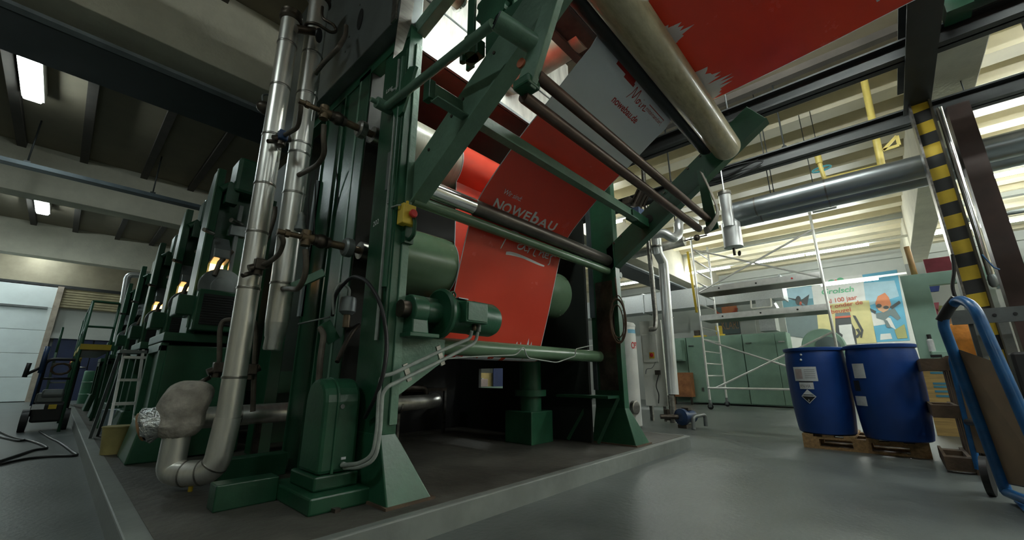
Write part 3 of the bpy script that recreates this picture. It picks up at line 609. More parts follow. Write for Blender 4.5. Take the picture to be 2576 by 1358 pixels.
a, b2 = P(1200, 974, 'y', YG+.3), P(1240, 938, 'y', YG+.3); tag(MB().box(a.x, b2.x, YG+.3, YG+.33, P(1206, 973, 'y', YG).z-.004, b2.z).build('tan_board', mat('tan board', (.6, .45, .2), .7)), 'small tan board behind the canister seen under the web', 'board')
a, b2 = P(1241, 974, 'y', YG+.2), P(1275, 915, 'y', YG+.2); tag(MB().box(a.x, b2.x, YG+.2, YG+.22, P(1206, 973, 'y', YG).z-.004, b2.z).build('navy_board', mat('navy board', (.03, .05, .16), .5)), 'small navy board right of the canister seen under the web', 'board')
# ------------------------------------------------------------------ drive motor
m = thing('drive_motor', (1.5, 2.1, .98), 'dark green geared motor on the bracket in front of the red web', 'motor')
ax = (1, 0, 0); mz = 1.125; my = 2.0
MB().lathe((1.24, my, mz), ax, [(.05, 0), (.05, .08)], 20).build('shaft_end', DST, m)
MB().frust((1.285, 1.4, my-.07, my+.09), .985, (1.295, 1.385, my-.05, my+.05), 1.2).cyl((1.29, my, mz), (1.39, my, mz), .088, 24).build('bearing_block', GM, m, bev=.008)
MB().box(1.27, 1.47, my-.075, my+.2, .968, .99).build('base_plate', GM, m, bev=.003)
MB().lathe((1.39, my, mz), ax, [(.065, 0), (.065, .13)], 24).box(1.39, 1.5, my-.015, my+.015, mz+.04, mz+.085).build('neck', GD, m)
MB().lathe((1.5, my, mz), ax, [(.14, 0), (.155, .012), (.155, .03), (.135, .045), (.13, .06)], 40).build('flange_disc', GD, m)
MB().lathe((1.56, my, mz), ax, [(.115, 0), (.108, .05), (.108, .22)], 36).build('body', GD, m)
MB().lathe((1.78, my, mz), ax, [(.112, 0), (.112, .16), (.1, .19), (.06, .195)], 36).build('fan_cover', GM, m)
MB().box(1.6, 1.78, my-.16, my-.04, mz-.055, mz+.075).build('terminal_box', GM, m, bev=.006); MB().box(1.61, 1.77, my-.166, my-.16, mz-.045, mz+.065).build('box_lid', GM, m, bev=.002)
MB().tube([(1.62+.022*math.cos(a), my, mz+.13+.022*math.sin(a)) for a in [2*PI*k/16 for k in range(16)]], .006, 8, closed=True).build('lifting_eye', GD, m)
MB().cyl((1.72, my-.1, mz-.055), (1.72, my-.1, mz-.095), .013, 10).build('cable_gland', BRS, m); MB().cyl((1.76, my-.1, mz-.055), (1.76, my-.1, mz-.1), .012, 10).build('cable_gland', CARD, m)
MB().box(1.62, 1.7, my-.06, my-.01, mz+.103, mz+.109).build('rating_plate', GRY, m)
fr2 = [o for o in COL.objects if o.name.startswith('gusset')]
for o in fr2: o.location.z -= .085
def cond(name, pts, r, m_, lab, cat='conduit', rad=.05):
    o = MB().tube(fil([P(*p) for p in pts], rad), r, 10).build(name, m_); return tag(o, lab, cat)
cond('conduit', [(1187, 832, 'y', 1.9), (1183, 851, 'y', 1.92), (1105, 884, 'y', 1.95), (985, 941, 'y', 1.97), (958, 946, 'y', 1.99), (952, 1010, 'y', 1.99), (949, 1080, 'y', 1.97), (938, 1145, 'y', 1.98), (905, 1166, 'y', 2.05), (860, 1170, 'y', 2.19)], .0105, CARD, 'upper pale conduit from the motor down the post to the gear cover')
cond('conduit', [(1202, 835, 'y', 1.9), (1196, 862, 'y', 1.92), (1108, 908, 'y', 1.95), (975, 972, 'y', 1.97), (962, 990, 'y', 1.98), (956, 1090, 'y', 1.96), (945, 1155, 'y', 1.97), (905, 1176, 'y', 2.05), (866, 1176, 'y', 2.19)], .0105, CARD, 'lower pale conduit from the motor down the post to the gear cover')
t = thing('conduit_bracket', tuple(P(1105, 890, 'y', 1.96)), 'small steel clamp bar holding both motor conduits on the bracket', 'clamp')
MB().beam(P(1101, 870, 'y', 1.955), P(1114, 918, 'y', 1.955), .03, .012, (0, 1, 0)).build('bar', STL, t); MB().beam(P(1018, 915, 'y', 1.975), P(1030, 958, 'y', 1.975), .03, .012, (0, 1, 0)).build('bar', STL, t)
cond('black_cable', [(836, 795, 'y', 2.55), (842, 740, 'y', 2.5), (885, 692, 'y', 2.35), (925, 705, 'y', 2.1), (962, 770, 'y', 2.0), (975, 860, 'y', 1.98), (968, 930, 'y', 1.96), (945, 1000, 'y', 2.0), (918, 1050, 'y', 2.15)], .011, BLK, 'black cable arching from the filter over the post and down to the gear cover', 'cable', .09)
cond('wire_loops', [(1110, 903, 'y', 2.12), (1190, 897, 'y', 2.12), (1300, 893, 'y', 2.12), (1318, 868, 'y', 2.12), (1325, 900, 'y', 2.12), (1400, 912, 'y', 2.12), (1448, 895, 'y', 2.12), (1447, 878, 'y', 2.12), (1490, 868, 'y', 2.1)], .005, CARD, 'thin pale wire looped along the lower tie bar', 'wire', .05)
g = thing('gear_cover', (1.06, 2.3, .12), 'dark green gear cover with rounded top standing at the foot of the left post', 'gear cover')
pr_ = [(2.2, .27), (2.2, .62)]+[(2.325-.125*math.cos(a), .62+.12*math.sin(a)) for a in [PI*k/10 for k in range(1, 10)]]+[(2.45, .62), (2.45, .27)]
MB().prism([(.965, y, z) for y, z in pr_], (.2, 0, 0)).build('cover', GM, g, bev=.02)
MB().prism([(1.03, y+(.008 if y > 2.3 else -.008), z+(.008 if z > .62 else 0)) for y, z in pr_], (.014, 0, 0)).build('rib', GM, g, bev=.003)
MB().box(.95, 1.18, 2.19, 2.5, .2, .27).build('lower_lip', GD, g, bev=.01); MB().box(.9, 1.22, 2.1, 2.62, .122, .2).build('base', GD, g, bev=.01)
q = P(861, 1022, 'y', 2.2); MB().lathe((q.x, 2.2, q.z), (0, -1, 0), [(.012, 0), (.012, .006)], 16).build('round_badge', GRY, g)
q = P(863, 1152, 'y', 2.2); MB().box(q.x-.012, q.x+.012, 2.194, 2.2, q.z-.006, q.z+.006).build('tag_plate', PAPR, g)
MB().cyl((q.x, 2.2, q.z-.03), (q.x, 2.17, q.z-.03), .014, 10).build('cable_gland', CARD, g)
tag(MB().box(.62, .9, 2.5, 2.62, .122, .24).build('floor_channel', GD, bev=.006), 'dark green steel channel on the plinth left of the gear cover', 'channel')
tag(MB().box(.75, 1.15, 3.1, 3.2, .122, .26).build('floor_channel', GD, bev=.006), 'dark steel channel on the plinth behind the upright pipes', 'channel')
tag(MB().beam(P(790, 1268, 'z', .13), P(850, 1285, 'z', .13), .03, .02).build('scrap_bar', DST), 'short dark scrap bar lying on the plinth before the gear cover', 'scrap')
e = thing('emergency_stop', tuple(P(1022, 562, 'y', 2.0)), 'yellow emergency stop box with red button on the left post', 'emergency stop')
q0, q1 = P(1004, 562, 'y', 2.0), P(1040, 523, 'y', 2.0)
MB().box(q0.x, q1.x, 1.965, 2.03, q0.z, q1.z).build('box', YEL, e, bev=.006)
qc = (q0+q1)/2; MB().lathe((qc.x+.01, 1.965, qc.z), (0, -1, 0), [(.014, 0), (.014, .012), (.024, .014), (.025, .03), (.02, .036)], 24).build('push_button', REDP, e)
MB().tube([(qc.x, 2.0, q1.z), (qc.x, 2.0, q1.z+.03)], .009, 8).build('cable_gland', YEL, e)
cond('sensor_cable', [(1023, 514, 'y', 2.0), (1000, 516, 'y', 1.99), (978, 524, 'x', 1.18), (972, 512, 'x', 1.18), (995, 505, 'x', 1.19)], .005, CARD, 'pale cable tied round the post above the emergency stop', 'cable', .02)
# filter bowl and small arms between the posts
f = thing('air_filter', tuple(P(880, 770, 'y', 2.5)), 'grey air filter bowl with bent pale hose between the two left posts', 'filter')
q = P(878, 745, 'y', 2.5); MB().lathe((q.x, 2.5, q.z-.12), (0, 0, 1), [(.03, 0), (.05, .02), (.05, .09), (.045, .11), (.015, .12)], 24).build('bowl', GRY, f)
MB().tube(fil([(q.x, 2.5, q.z), (q.x, 2.5, q.z+.05), P(855, 708, 'y', 2.5), P(835, 745, 'y', 2.5), P(840, 790, 'y', 2.52)], .05), .009, 8).build('hose', CARD, f)
MB().cyl((q.x, 2.5, q.z-.2), (q.x, 2.5, q.z-.12), .022, 12).build('drain', BRS, f)
tag(MB().beam(P(735, 722, 'y', 2.75), P(815, 685, 'y', 2.62), .02, .05).build('flat_bracket', GL), 'pale green flat bracket bar left of the second post', 'bracket')
tag(MB().beam(P(815, 812, 'y', 2.6), P(840, 858, 'y', 2.6), .02, .08).build('flat_bracket', GM), 'short green bracket plate under the air filter', 'bracket')
tag(MB().tube([P(750, 815, 'y', 2.75), P(830, 797, 'y', 2.6)], .006, 6).build('thin_rod', GRY), 'thin rod across the gap below the hose ends', 'rod')
cond('hanging_hose', [(802, 960, 'y', 2.5), (806, 900, 'y', 2.5), (815, 840, 'y', 2.55), (805, 825, 'y', 2.6)], .018, PIPE, 'dark hose rising behind the gear cover', 'hose')
cond('hanging_hose', [(848, 910, 'y', 2.4), (866, 870, 'y', 2.45), (890, 830, 'y', 2.5), (903, 818, 'y', 2.55)], .014, DST, 'dark diagonal hose below the air filter', 'hose')
# ------------------------------------------------------------------ clad upright pipes
def clad(lab, a, b2, r, bands, low, name='clad_pipe'):
    t = thing(name, tuple(a), lab, 'insulated pipe'); a = V(a); b2 = V(b2)
    low(t)
    mb = MB().cyl(a, b2, r, 36); mb.build('cladding', TIN, t)
    d = (b2-a).normalized()
    for k in bands: MB().lathe(a.lerp(b2, k), d, [(r+.003, -.008), (r+.005, 0), (r+.003, .008)], 36).build('seam_band', STL, t)
    MB().lathe(b2, d, [(r*1.02, -.02), (r*1.25, 0), (r*1.25, .02), (r*1.0, .03), (r*1.2, .05), (r*1.2, .06)], 32).build('top_flange', DST, t)
    for k in (.32, .62): q = a.lerp(b2, k); MB().beam(q+V((r*.55, -r*.88, -.12)), q+V((r*.55, -r*.88, .14)), .006, .008, (0, 1, 0)).build('lap_seam', CHR, t)
    return t
A1 = P(574, 1050, 'y', 2.95); B1 = P(732, 52, 'y', 2.95)
def low1(t):
    pth = fil([A1, (A1.x-.02, 2.95, .225), (A1.x-.14, 3.09, .215), (A1.x-.19, 3.16, .225), (A1.x-.19, 3.16, .42)], .12, 8)
    MB().tube(pth, .068, 30).build('bend', TIN, t)
    for k in (4, 8, 12): q = V(pth[k]); d = (V(pth[k+1])-V(pth[k-1])).normalized(); MB().lathe(q, d, [(.071, -.004), (.071, .004)], 30).build('seam_band', STL, t)
    MB().cyl((A1.x-.1, 3.05, .12), (A1.x-.1, 3.05, .17), .012, 8).build('stand', YEL, t)
p1 = clad('left tall clad pipe that bends up into the wool wrapped valve', A1, B1, .064, (.08, .27, .4, .52, .65, .79, .92), low1)
w = thing('wrapped_valve', (A1.x-.19, 3.16, .42), 'valve bundled in grey mineral wool beside the left clad pipe', 'valve')
vx, vy = A1.x-.19, 3.16
wb = MB(); rr = [.075, .1, .125, .118, .13, .132, .12, .085, .03]; zz = [.40, .43, .47, .52, .57, .63, .68, .715, .73]
random.seed(3)
n = 22; vs = []
for r, z in zip(rr, zz): vs += [(vx+(r*(1+random.uniform(-.13, .13)+.07*math.sin(3*k+z*40)))*math.cos(2*PI*k/n)+(.02 if z > .6 else 0), vy+(r*(1+random.uniform(-.1, .1)))*math.sin(2*PI*k/n), z+random.uniform(-.008, .008)) for k in range(n)]
wb.add(vs, [(i*n+k, i*n+(k+1) % n, (i+1)*n+(k+1) % n, (i+1)*n+k) for i in range(len(rr)-1) for k in range(n)]+[tuple(range(n))[::-1], tuple(range(n*8, n*9))], True)
wb.build('wool_wrap', WOOL, w, sub=1)
d = V((-.86, .3, -.3)).normalized(); q = V((vx, vy, .53)); sb = MB().lathe(q, d, [(.09, 0), (.095, .06), (.088, .12), (.1, .155), (.085, .17)], 20)
sb.v = [(x+random.uniform(-.006, .006), y+random.uniform(-.006, .006), z+random.uniform(-.006, .006)) for x, y, z in sb.v]
sb.build('foil_wrap', FOIL, w); MB().lathe(q+d*.172, d, [(.08, 0), (.08, .012)], 20).build('flange_face', mat('rusty flange', (.3, .17, .08), .7), w)
A2 = P(690, 862, 'y', 2.98); B2 = P(803, 6, 'y', 2.98)
def low2(t):
    MB().lathe(A2+V((0, 0, .14)), (-.04, 0, -1), [(.073, 0), (.06, .1), (.055, .11), (.056, .18), (.05, .19)], 36).build('reducer', TIN, t)
clad('right tall clad pipe ending in a tapered reducer above the gear cover', A2+V((0, 0, .13)), B2, .073, (.1, .23, .35, .47, .5, .66, .8), low2)
# brown hoses with rotary joints
def union(y, z, lab, big):
    t = thing('rotary_joint', (1.05, y, z), lab, 'rotary joint')
    MB().cyl((.98, y, z), (1.2, y, z), .024, 18).build('spindle', BRS, t)
    MB().lathe((1.09, y, z), (1, 0, 0), [(.05, 0), (.062, .012), (.062, .05), (.05, .06)], 24).build('clamp_ring', GRY if big else STL, t)
    MB().ball((.95, y, z), .05, 16, 10, (1, .9, .9)).cyl((.9, y, z), (1.0, y, z), .036, 16).build('body', DST, t)
    MB().cyl((.86, y, z-.05), (.86, y, z+.045), .028, 14).cyl((.83, y, z), (.91, y, z), .03, 14).build('tee', BRS, t)
    MB().cyl((.7, y, z), (.84, y, z), .016, 12).cyl((.74, y, z), (.765, y, z), .024, 6).build('nipple', BRS, t)
    return t
union(2.475, 1.56, 'brass rotary joint on the axis of the lower roller', True); union(2.46, 2.425, 'brass rotary joint on the axis of the cream upper roller', False)
def hose(pts, r, lab, m_=PIPE):
    o = MB().tube(spline([P(*p) for p in pts], 6), r, 12).build('flexible_hose', m_); return tag(o, lab, 'hose')
hose([(768, 628, 'y', 2.475), (770, 660, 'y', 2.47), (766, 695, 'y', 2.5), (750, 725, 'y', 2.6), (730, 726, 'y', 2.75), (712, 726, 'y', 2.9)], .017, 'brown hose dropping from the lower rotary joint to the right clad pipe')
hose([(815, 315, 'y', 2.46), (814, 345, 'y', 2.46), (815, 385, 'y', 2.5), (800, 412, 'y', 2.6), (775, 428, 'y', 2.75), (752, 440, 'y', 2.9)], .017, 'brown hose dropping from the upper rotary joint to the right clad pipe')
hose([(871, 66, 'x', 1.0), (868, 90, 'x', .98), (850, 121, 'y', 2.5), (818, 154, 'y', 2.7), (800, 176, 'y', 2.85), (793, 187, 'y', 2.93)], .017, 'brown hose hanging below the oval hole of the grey cabinet')
hose([(707, 592, 'y', 2.475), (712, 610, 'y', 2.5), (700, 640, 'y', 2.6), (675, 660, 'y', 2.75), (652, 668, 'y', 2.9)], .015, 'brown hose bridging from the lower joint to the left clad pipe valve')
hose([(757, 262, 'y', 2.46), (755, 285, 'y', 2.5), (748, 318, 'y', 2.6), (730, 332, 'y', 2.7), (715, 340, 'y', 2.85)], .015, 'brown hose bridging from the upper joint to the blue valve')
hose([(692, 520, 'y', 3.1), (690, 545, 'y', 3.1), (676, 590, 'y', 3.05), (662, 620, 'y', 3.0), (658, 660, 'y', 2.95)], .015, 'brown hose hanging between the two clad pipes')
hose([(811, 18, 'y', 2.85), (812, 45, 'y', 2.8), (838, 62, 'y', 2.75), (845, 78, 'y', 2.75), (830, 80, 'y', 2.75), (800, 62, 'y', 2.75), (775, 58, 'y', 2.8), (768, 65, 'y', 2.85)], .012, 'thin brown hose looping near the pipe tops', DST)
def valve(px, py, y, lab, mm, name='pipe_valve'):
    q = P(px, py, 'y', y); t = thing(name, tuple(q), lab, 'valve')
    MB().cyl(q-V((.05, 0, .02)), q+V((.05, 0, .03)), .026, 14).cyl(q-V((0, 0, .05)), q+V((0, 0, .05)), .03, 14).build('body', DST, t)
    MB().box(q.x-.03, q.x+.03, q.y-.05, q.y+.01, q.z-.02, q.z+.05).build('actuator', mm, t, bev=.008); MB().cyl(q+V((-.04, -.03, -.05)), q+V((-.09, -.05, -.08)), .014, 10).build('stem', DST, t)
valve(650, 672, 2.87, 'dark valve on the left clad pipe at the hose end', DST); valve(708, 350, 2.87, 'valve with blue cap between the clad pipe tops', BLP)
q = P(775, 75, 'y', 2.85); t = thing('gauge_valve', tuple(q), 'black round valve with disc near the pipe tops', 'valve')
MB().lathe(q+V((.05, -.02, -.02)), (.75, -.6, -.2), [(.01, 0), (.05, .02), (.052, .03), (.03, .035)], 24).build('disc', BLK, t); MB().cyl(q-V((.08, 0, .05)), q+V((.05, 0, .02)), .03, 14).build('body', DST, t)
# slim brown pipes beside the left clad pipe
cond('thin_pipe', [(552, 910, 'y', 3.35), (553, 830, 'y', 3.35), (560, 805, 'y', 3.35), (600, 803, 'y', 3.3), (640, 805, 'y', 3.2), (645, 830, 'y', 3.2), (640, 920, 'y', 3.2), (636, 1035, 'y', 3.2)], .016, PIPE, 'thin rusty pipe loop around the left clad pipe', 'pipe')
valve(546, 930, 3.33, 'rusty valve left of the clad pipe on the thin pipe loop', DST); valve(630, 935, 3.2, 'rusty valve right of the left clad pipe', DST)
q = P(668, 272, 'y', 3.2); t = thing('steam_trap', tuple(q), 'dark round trap with wire loop left of the pipes', 'steam trap')
MB().ball(q, .05, 16, 10, (1.3, 1, 1)).build('body', DST, t); MB().tube(spline([q+V((-.02, 0, .03)), q+V((-.03, 0, .1)), q+V((.04, 0, .13)), q+V((.1, 0, .1))], 5), .008, 8).build('wire', GRY, t)
t = thing('sight_glass', tuple(P(757, 540, 'y', 2.6)), 'pale threaded relief fitting above the lower rotary joint', 'fitting'); q = P(757, 560, 'y', 2.6)
MB().lathe(q-V((0, 0, .06)), (0, 0, 1), [(.02, 0), (.034, .01), (.034, .03), (.026, .032), (.026, .06), (.022, .062), (.022, .11), (.012, .112), (.01, .13)], 16).build('body', GRY, t)
# thin black wires between pipes and post
for k, (a, b2) in enumerate((((785, 440), (778, 640)), ((795, 430), (790, 600)), ((845, 420), (842, 610)))):
    tag(MB().tube(sag(P(*a, 'y', 2.9), P(*b2, 'y', 2.9), 0, 8, (.02*(k-1), 0, 0)), .005, 6).build('thin_wire', BLK), ['thin black wire close beside the right clad pipe', 'thin black wire a little right of the right clad pipe', 'thin black wire on the face of the second post'][k], 'wire')
MB().box(1.17, 1.2, 3.3, 3.34, 1.2, 2.35).build('pale_strip', mat('pale strip', (.3, .34, .36), .5), fr)
# ================================================================== PRINTING UNITS along the left side
def unit(Y, lab, glow=True, fan=True, full=True):
    t = thing('printing_unit', (.75, Y, .12), lab, 'printing unit', 'printing units along the left side')
    s = MB().box(.56, 1.17, Y, Y+.75, .13, 1.0).build('stand', GD, t, bev=.008)
    MB().box(.52, .57, Y+.02, Y+.1, .42, 1.0).box(.52, .57, Y+.65, Y+.73, .42, 1.0).box(.52, .57, Y+.02, Y+.73, .95, 1.02).build('side_frame', GM, t, bev=.004)
    MB().frust((.45, .82, Y-.05, Y+.5), .122, (.5, .8, Y-.03, Y+.48), .42).build('foot', GM, t, bev=.012)
    MB().box(.52, 1.17, Y-.03, Y+.78, 1.03, 1.1).build('top_plate', GM, t, bev=.006)
    if full:
        MB().box(.67, 1.0, Y-.12, Y+.3, 1.12, 1.47).build('motor_housing', GD, t, bev=.012)
        g = MB().box(.71, .96, Y-.126, Y-.12, 1.17, 1.43).build('grille', BLK, t)
        for k in range(12): MB().box(.71, .96, Y-.132, Y-.124, 1.178+k*.021, 1.184+k*.021).build('slat', DKS, g)
        MB().lathe((.83, Y-.06, 1.5), (.1, -1, .1), [(.17, 0), (.175, .01), (.17, .03), (.09, .032), (.085, .04), (.03, .042)], 40).build('pulley', GRY, t)
        MB().box(.56, .74, Y-.02, Y+.25, 1.25, 1.42).build('gear_case', GD, t, bev=.01)
    p = MB().prism([(.66, Y, 1.1), (.66, Y+.32, 1.1), (.66, Y+.3, 2.45), (.66, Y+.18, 2.63), (.66, Y, 2.63)], (.06, 0, 0)).build('side_frame_tall', GD, t, bev=.006)
    MB().box(.652, .662, Y-.004, Y+.02, 1.15, 2.62).build('edge_strip', GL, p)
    MB().box(.72, 1.2, Y+.1, Y+.3, 1.1, 2.5).build('back_frame', GD, t)
    if full:
        MB().box(.79, 1.02, Y-.08, Y+.2, 2.42, 2.78).build('drive_box', GD, t, bev=.03)
        MB().box(.74, .84, Y-.05, Y+.05, 2.3, 2.5).cyl((.7, Y-.02, 2.42), (.78, Y-.02, 2.5), .03, 12).build('cylinder_arm', GD, t, bev=.004)
        MB().cyl((.8, Y-.12, 2.12), (.9, Y-.05, 2.12), .022, 14).build('peg', STL, t)
        MB().cyl((.62, Y-.12, 1.98), (.7, Y-.05, 1.98), .018, 12).build('peg', STL, t)
        MB().box(.86, .89, Y-.06, Y-.02, 1.6, 2.3).build('upright_bar', GRY, t); MB().box(.82, .94, Y-.07, Y, 2.0, 2.1).build('clamp', GRY, t, bev=.006)
        MB().tube([(.86, Y-.06, 1.85), (.78, Y-.1, 1.72), (.76, Y-.1, 1.6)], .02, 10).build('flex_hose', PIPE, t)
        MB().prism([(.72, Y+.04, 1.72), (.72, Y-.12, 1.76), (.72, Y-.1, 1.84), (.72, Y+.04, 1.98)], (.13, 0, 0)).build('reflector', GRY, t, bev=.01)
    if glow:
        MB().box(.735, .835, Y+.02, Y+.03, 1.5, 1.93).build('lit_window', GLOW, t)
    return t
YS = (4.3, 5.7, 7.5, 9.4, 11.4)
labs = ['nearest printing unit with grey pulley disc and grilled motor housing', 'second printing unit just behind the nearest one', 'third printing unit, its stand beside the aluminium ladder', 'fourth printing unit near the green platform steps', 'farthest printing unit by the bright upright pipe']
for i, y in enumerate(YS): unit(y, labs[i], glow=i < 3, full=True)
# aluminium ladder, buckets
ld = thing('step_ladder', (.48, 5.2, .12), 'aluminium step ladder leaning against the printing units', 'ladder')
a0, a1 = V((.36, 6.4, .125)), V((.38, 5.65, .98)); c0, c1 = V((.4, 5.2, .125)), V((.4, 5.5, 1.0))
for dx in (0, .12): MB().beam(a0+V((dx*.5, dx, 0)), a1+V((dx*.4, dx*.5, 0)), .025, .05, (0, 1, 0)).build('rear_rail', GRY, ld)
for dx in (-.0, .16): MB().beam(c0+V((dx, -dx*.5, 0)), c1+V((dx*.8, -dx*.4, 0)), .02, .05, (0, 1, 0)).build('rail', ALU, ld)
for k in range(4): 
    q = c0.lerp(c1, .2+.24*k); MB().box(q.x, q.x+.16, q.y-.1, q.y, q.z-.012, q.z+.012).build('step', ALU, ld)
MB().box(.36, .56, 5.4, 5.68, .97, 1.0).build('top_cap', GRY, ld)
def bucket(x, y, r, h, m_, lab):
    t = thing('bucket', (x, y, .122), lab, 'bucket'); MB().lathe((x, y, .123), (0, 0, 1), [(r*.8, 0), (r, h-.01), (r*1.06, h-.01), (r*1.06, h)], 24).build('pail', m_, t)
    MB().tube([(x+r*1.03*math.cos(a), y+r*1.03*math.sin(a), .12+h*.9-.09*math.sin(a) if False else .12+h*.9) for a in [PI*k/12 for k in range(13)]], .004, 6).build('handle', STL, t)
bucket(.44, 4.98, .1, .22, mat('ochre pail', (.32, .27, .1), .6, var=.3), 'dirty yellow bucket at the foot of the nearest printing unit')
bucket(.55, 6.75, .13, .26, mat('pale blue pail', (.2, .26, .3), .6), 'pale blue bucket behind the ladder')
# platform with steps
pl = thing('service_platform', (.6, 10, 0), 'green access platform with handrails and yellow edged steps', 'platform')
MB().box(.15, .18, 8.8, 12, 1.14, 1.22).box(.15, .48, 8.77, 8.8, 1.14, 1.22).build('kick_plate', YEL, pl); MB().box(.17, .48, 8.8, 12, 1.12, 1.15).build('deck', DST, pl)
for y in (8.8, 10.4, 12): MB().cyl((.16, y, .0), (.16, y, 1.86), .018, 10).build('rail_post', GM, pl)
MB().cyl((.46, 8.82, .12), (.46, 8.82, 1.86), .018, 10).build('rail_post', GM, pl)
for z in (1.48, 1.86): MB().tube([(.46, 8.8, z), (.16, 8.8, z), (.16, 12, z)], .016, 8).build('handrail', GM, pl)
MB().beam((.26, 12.05, 1.15), (.26, 14.8, .08), .03, .13).build('stringer', YEL, pl); MB().beam((-.1, 12.05, 1.15), (-.1, 14.8, .08), .03, .13).build('stringer', GM, pl)
for k in range(5): q = V((.1, 12.3, 1.0)).lerp(V((.1, 14.6, .25)), k/4); MB().box(-.1, .26, q.y-.1, q.y+.1, q.z-.015, q.z+.015).build('tread', GRY, pl)
for y, z in ((12.15, 1.15), (14.7, .05)): MB().cyl((-.1, y, z), (-.1, y, z+.55), .018, 8).build('rail_post', GM, pl)
MB().tube([(-.1, 12.15, 1.7), (-.1, 14.7, .6)], .018, 8).build('handrail', GM, pl)
q = P(225, 903, 'y', 11.9); t = thing('warning_sign', tuple(q), 'small yellow strip sign with a red dot on the platform rail', 'sign'); MB().box(.13, .142, 10.9, 11.9, 1.0, 1.06).build('strip', YEL, t); MB().cyl((.132, 11.85, 1.03), (.12, 11.85, 1.03), .05, 16).build('dot', REDP, t)
# bright upright flue
t = thing('flue_pipe', (.95, 14, .12), 'bright foil flue pipe bending into the far printing unit', 'pipe'); q0 = P(296, 900, 'y', 13.9); q1 = P(322, 690, 'y', 13.9)
MB().tube(fil([V((q0.x, q0.y, .13)), q1, q1+V((.9, 0, .05))], .12), .07, 18).build('pipe', TINR, t)
t = thing('support_ledge', (.6, 12.2, .12), 'green oil barrel beyond the platform steps', 'barrel'); MB().lathe((.75, 15.8, 0.12 if False else .0), (0, 0, 1), [(.27, 0), (.28, .02), (.28, .3), (.29, .31), (.28, .32), (.28, .6), (.29, .61), (.28, .62), (.28, .88), (.27, .9)], 24).build('shell', GM, t)
t.name = 'oil_barrel'
# pressure washer cart
ct = thing('pressure_washer', (0, 9.2, 0), 'black pressure washer cart with tube handle and two wheels by the plinth', 'pressure washer')
for x in (-.2, .2): 
    MB().lathe((x-.04, 9.15, .15), (1, 0, 0), [(.07, 0), (.15, .005), (.15, .075), (.07, .08)], 24).build('wheel', BLK, ct)
MB().box(-.15, .17, 9.05, 9.5, .12, .38).build('base', BLK, ct, bev=.03)
MB().tube(fil([(-.15, 9.3, .2), (-.15, 9.1, 1.0), (.19, 9.1, 1.0), (.19, 9.3, .2)], .1), .022, 10).build('tube_frame', BLK, ct)
MB().tube([(-.15, 9.15, .72), (.19, 9.15, .72)], .016, 8).build('cross_bar', BLK, ct)
MB().box(-.15, .13, 9.15, 9.4, .38, .52).cyl((-.1, 9.2, .5), (.12, 9.2, .5), .07, 16).build('pump_block', GRY, ct, bev=.02)
MB().box(.0, .08, 9.03, 9.05, .3, .36).build('yellow_label', YEL, ct); MB().box(-.16, -.04, 9.03, 9.05, .3, .37).build('plate', PAPR, ct)
MB().tube([(.02+.1*math.cos(a*.7), 9.12+.004*a, .86+.08*math.sin(a*.7)) for a in range(26)], .014, 8).build('hose_coil', WOD2, ct)
MB().cyl((-.17, 9.1, .8), (-.17, 9.1, 1.18), .03, 10).cyl((-.17, 9.1, .35), (-.17, 9.1, .85), .014, 8).build('spray_lance', BLP, ct)
MB().tube([(-.3, 9.1, .78), (-.18, 9.1, .88)], .02, 8).cyl((-.31, 9.1, .74), (-.3, 9.1, .94), .025, 8).build('trigger_gun', BLK, ct)
for k, pts in enumerate([[(0, 1168), (60, 1155), (120, 1148), (190, 1145), (182, 1135), (150, 1112), (125, 1100), (100, 1085)], [(0, 1160), (45, 1145), (85, 1132), (118, 1126), (95, 1114), (65, 1106), (45, 1108), (0, 1098)], [(60, 1107), (35, 1100), (15, 1092), (0, 1085)]]):
    tag(MB().tube([(q.x, q.y, .013) for q in spline([P(x, y, 'z', .013) for x, y in pts], 5)], .012, 8).build('floor_hose', BLK), ['longest black hose on the floor, looping to the plinth edge', 'second black hose curving behind the longest one', 'short black hose end by the washer wheel'][k], 'hose')
# ================================================================== RIGHT BAY
def raycyl(px, py, cx, cy, r):
    d = _fw*F+_rt*(px-1288)-_up*(py-679); a = d.x**2+d.y**2; bq = -2*(d.x*cx+d.y*cy); c = cx*cx+cy*cy-r*r
    t = (-bq-math.sqrt(max(0, bq*bq-4*a*c)))/(2*a); p = _C+d*t
    return math.atan2(p.y-cy, p.x-cx) % (2*PI), p.z
def curved(mb, cx, cy, r, a0, a1, z0, z1, n=10):
    vs = []
    for k in range(n+1):
        a = a0+(a1-a0)*k/n; vs += [(cx+r*math.cos(a), cy+r*math.sin(a), z0), (cx+r*math.cos(a), cy+r*math.sin(a), z1)]
    return mb.add(vs, [(2*k, 2*k+2, 2*k+3, 2*k+1) for k in range(n)])
def cyl_text(mb, s, cx, cy, r, a_left, z, h, width, bold=0.):
    vs, fs, w = text2d(s, bold); k = width/w
    mb.add([(cx+r*math.cos(a_left+x*k/r), cy+r*math.sin(a_left+x*k/r), z+y*h) for x, y in vs], fs)
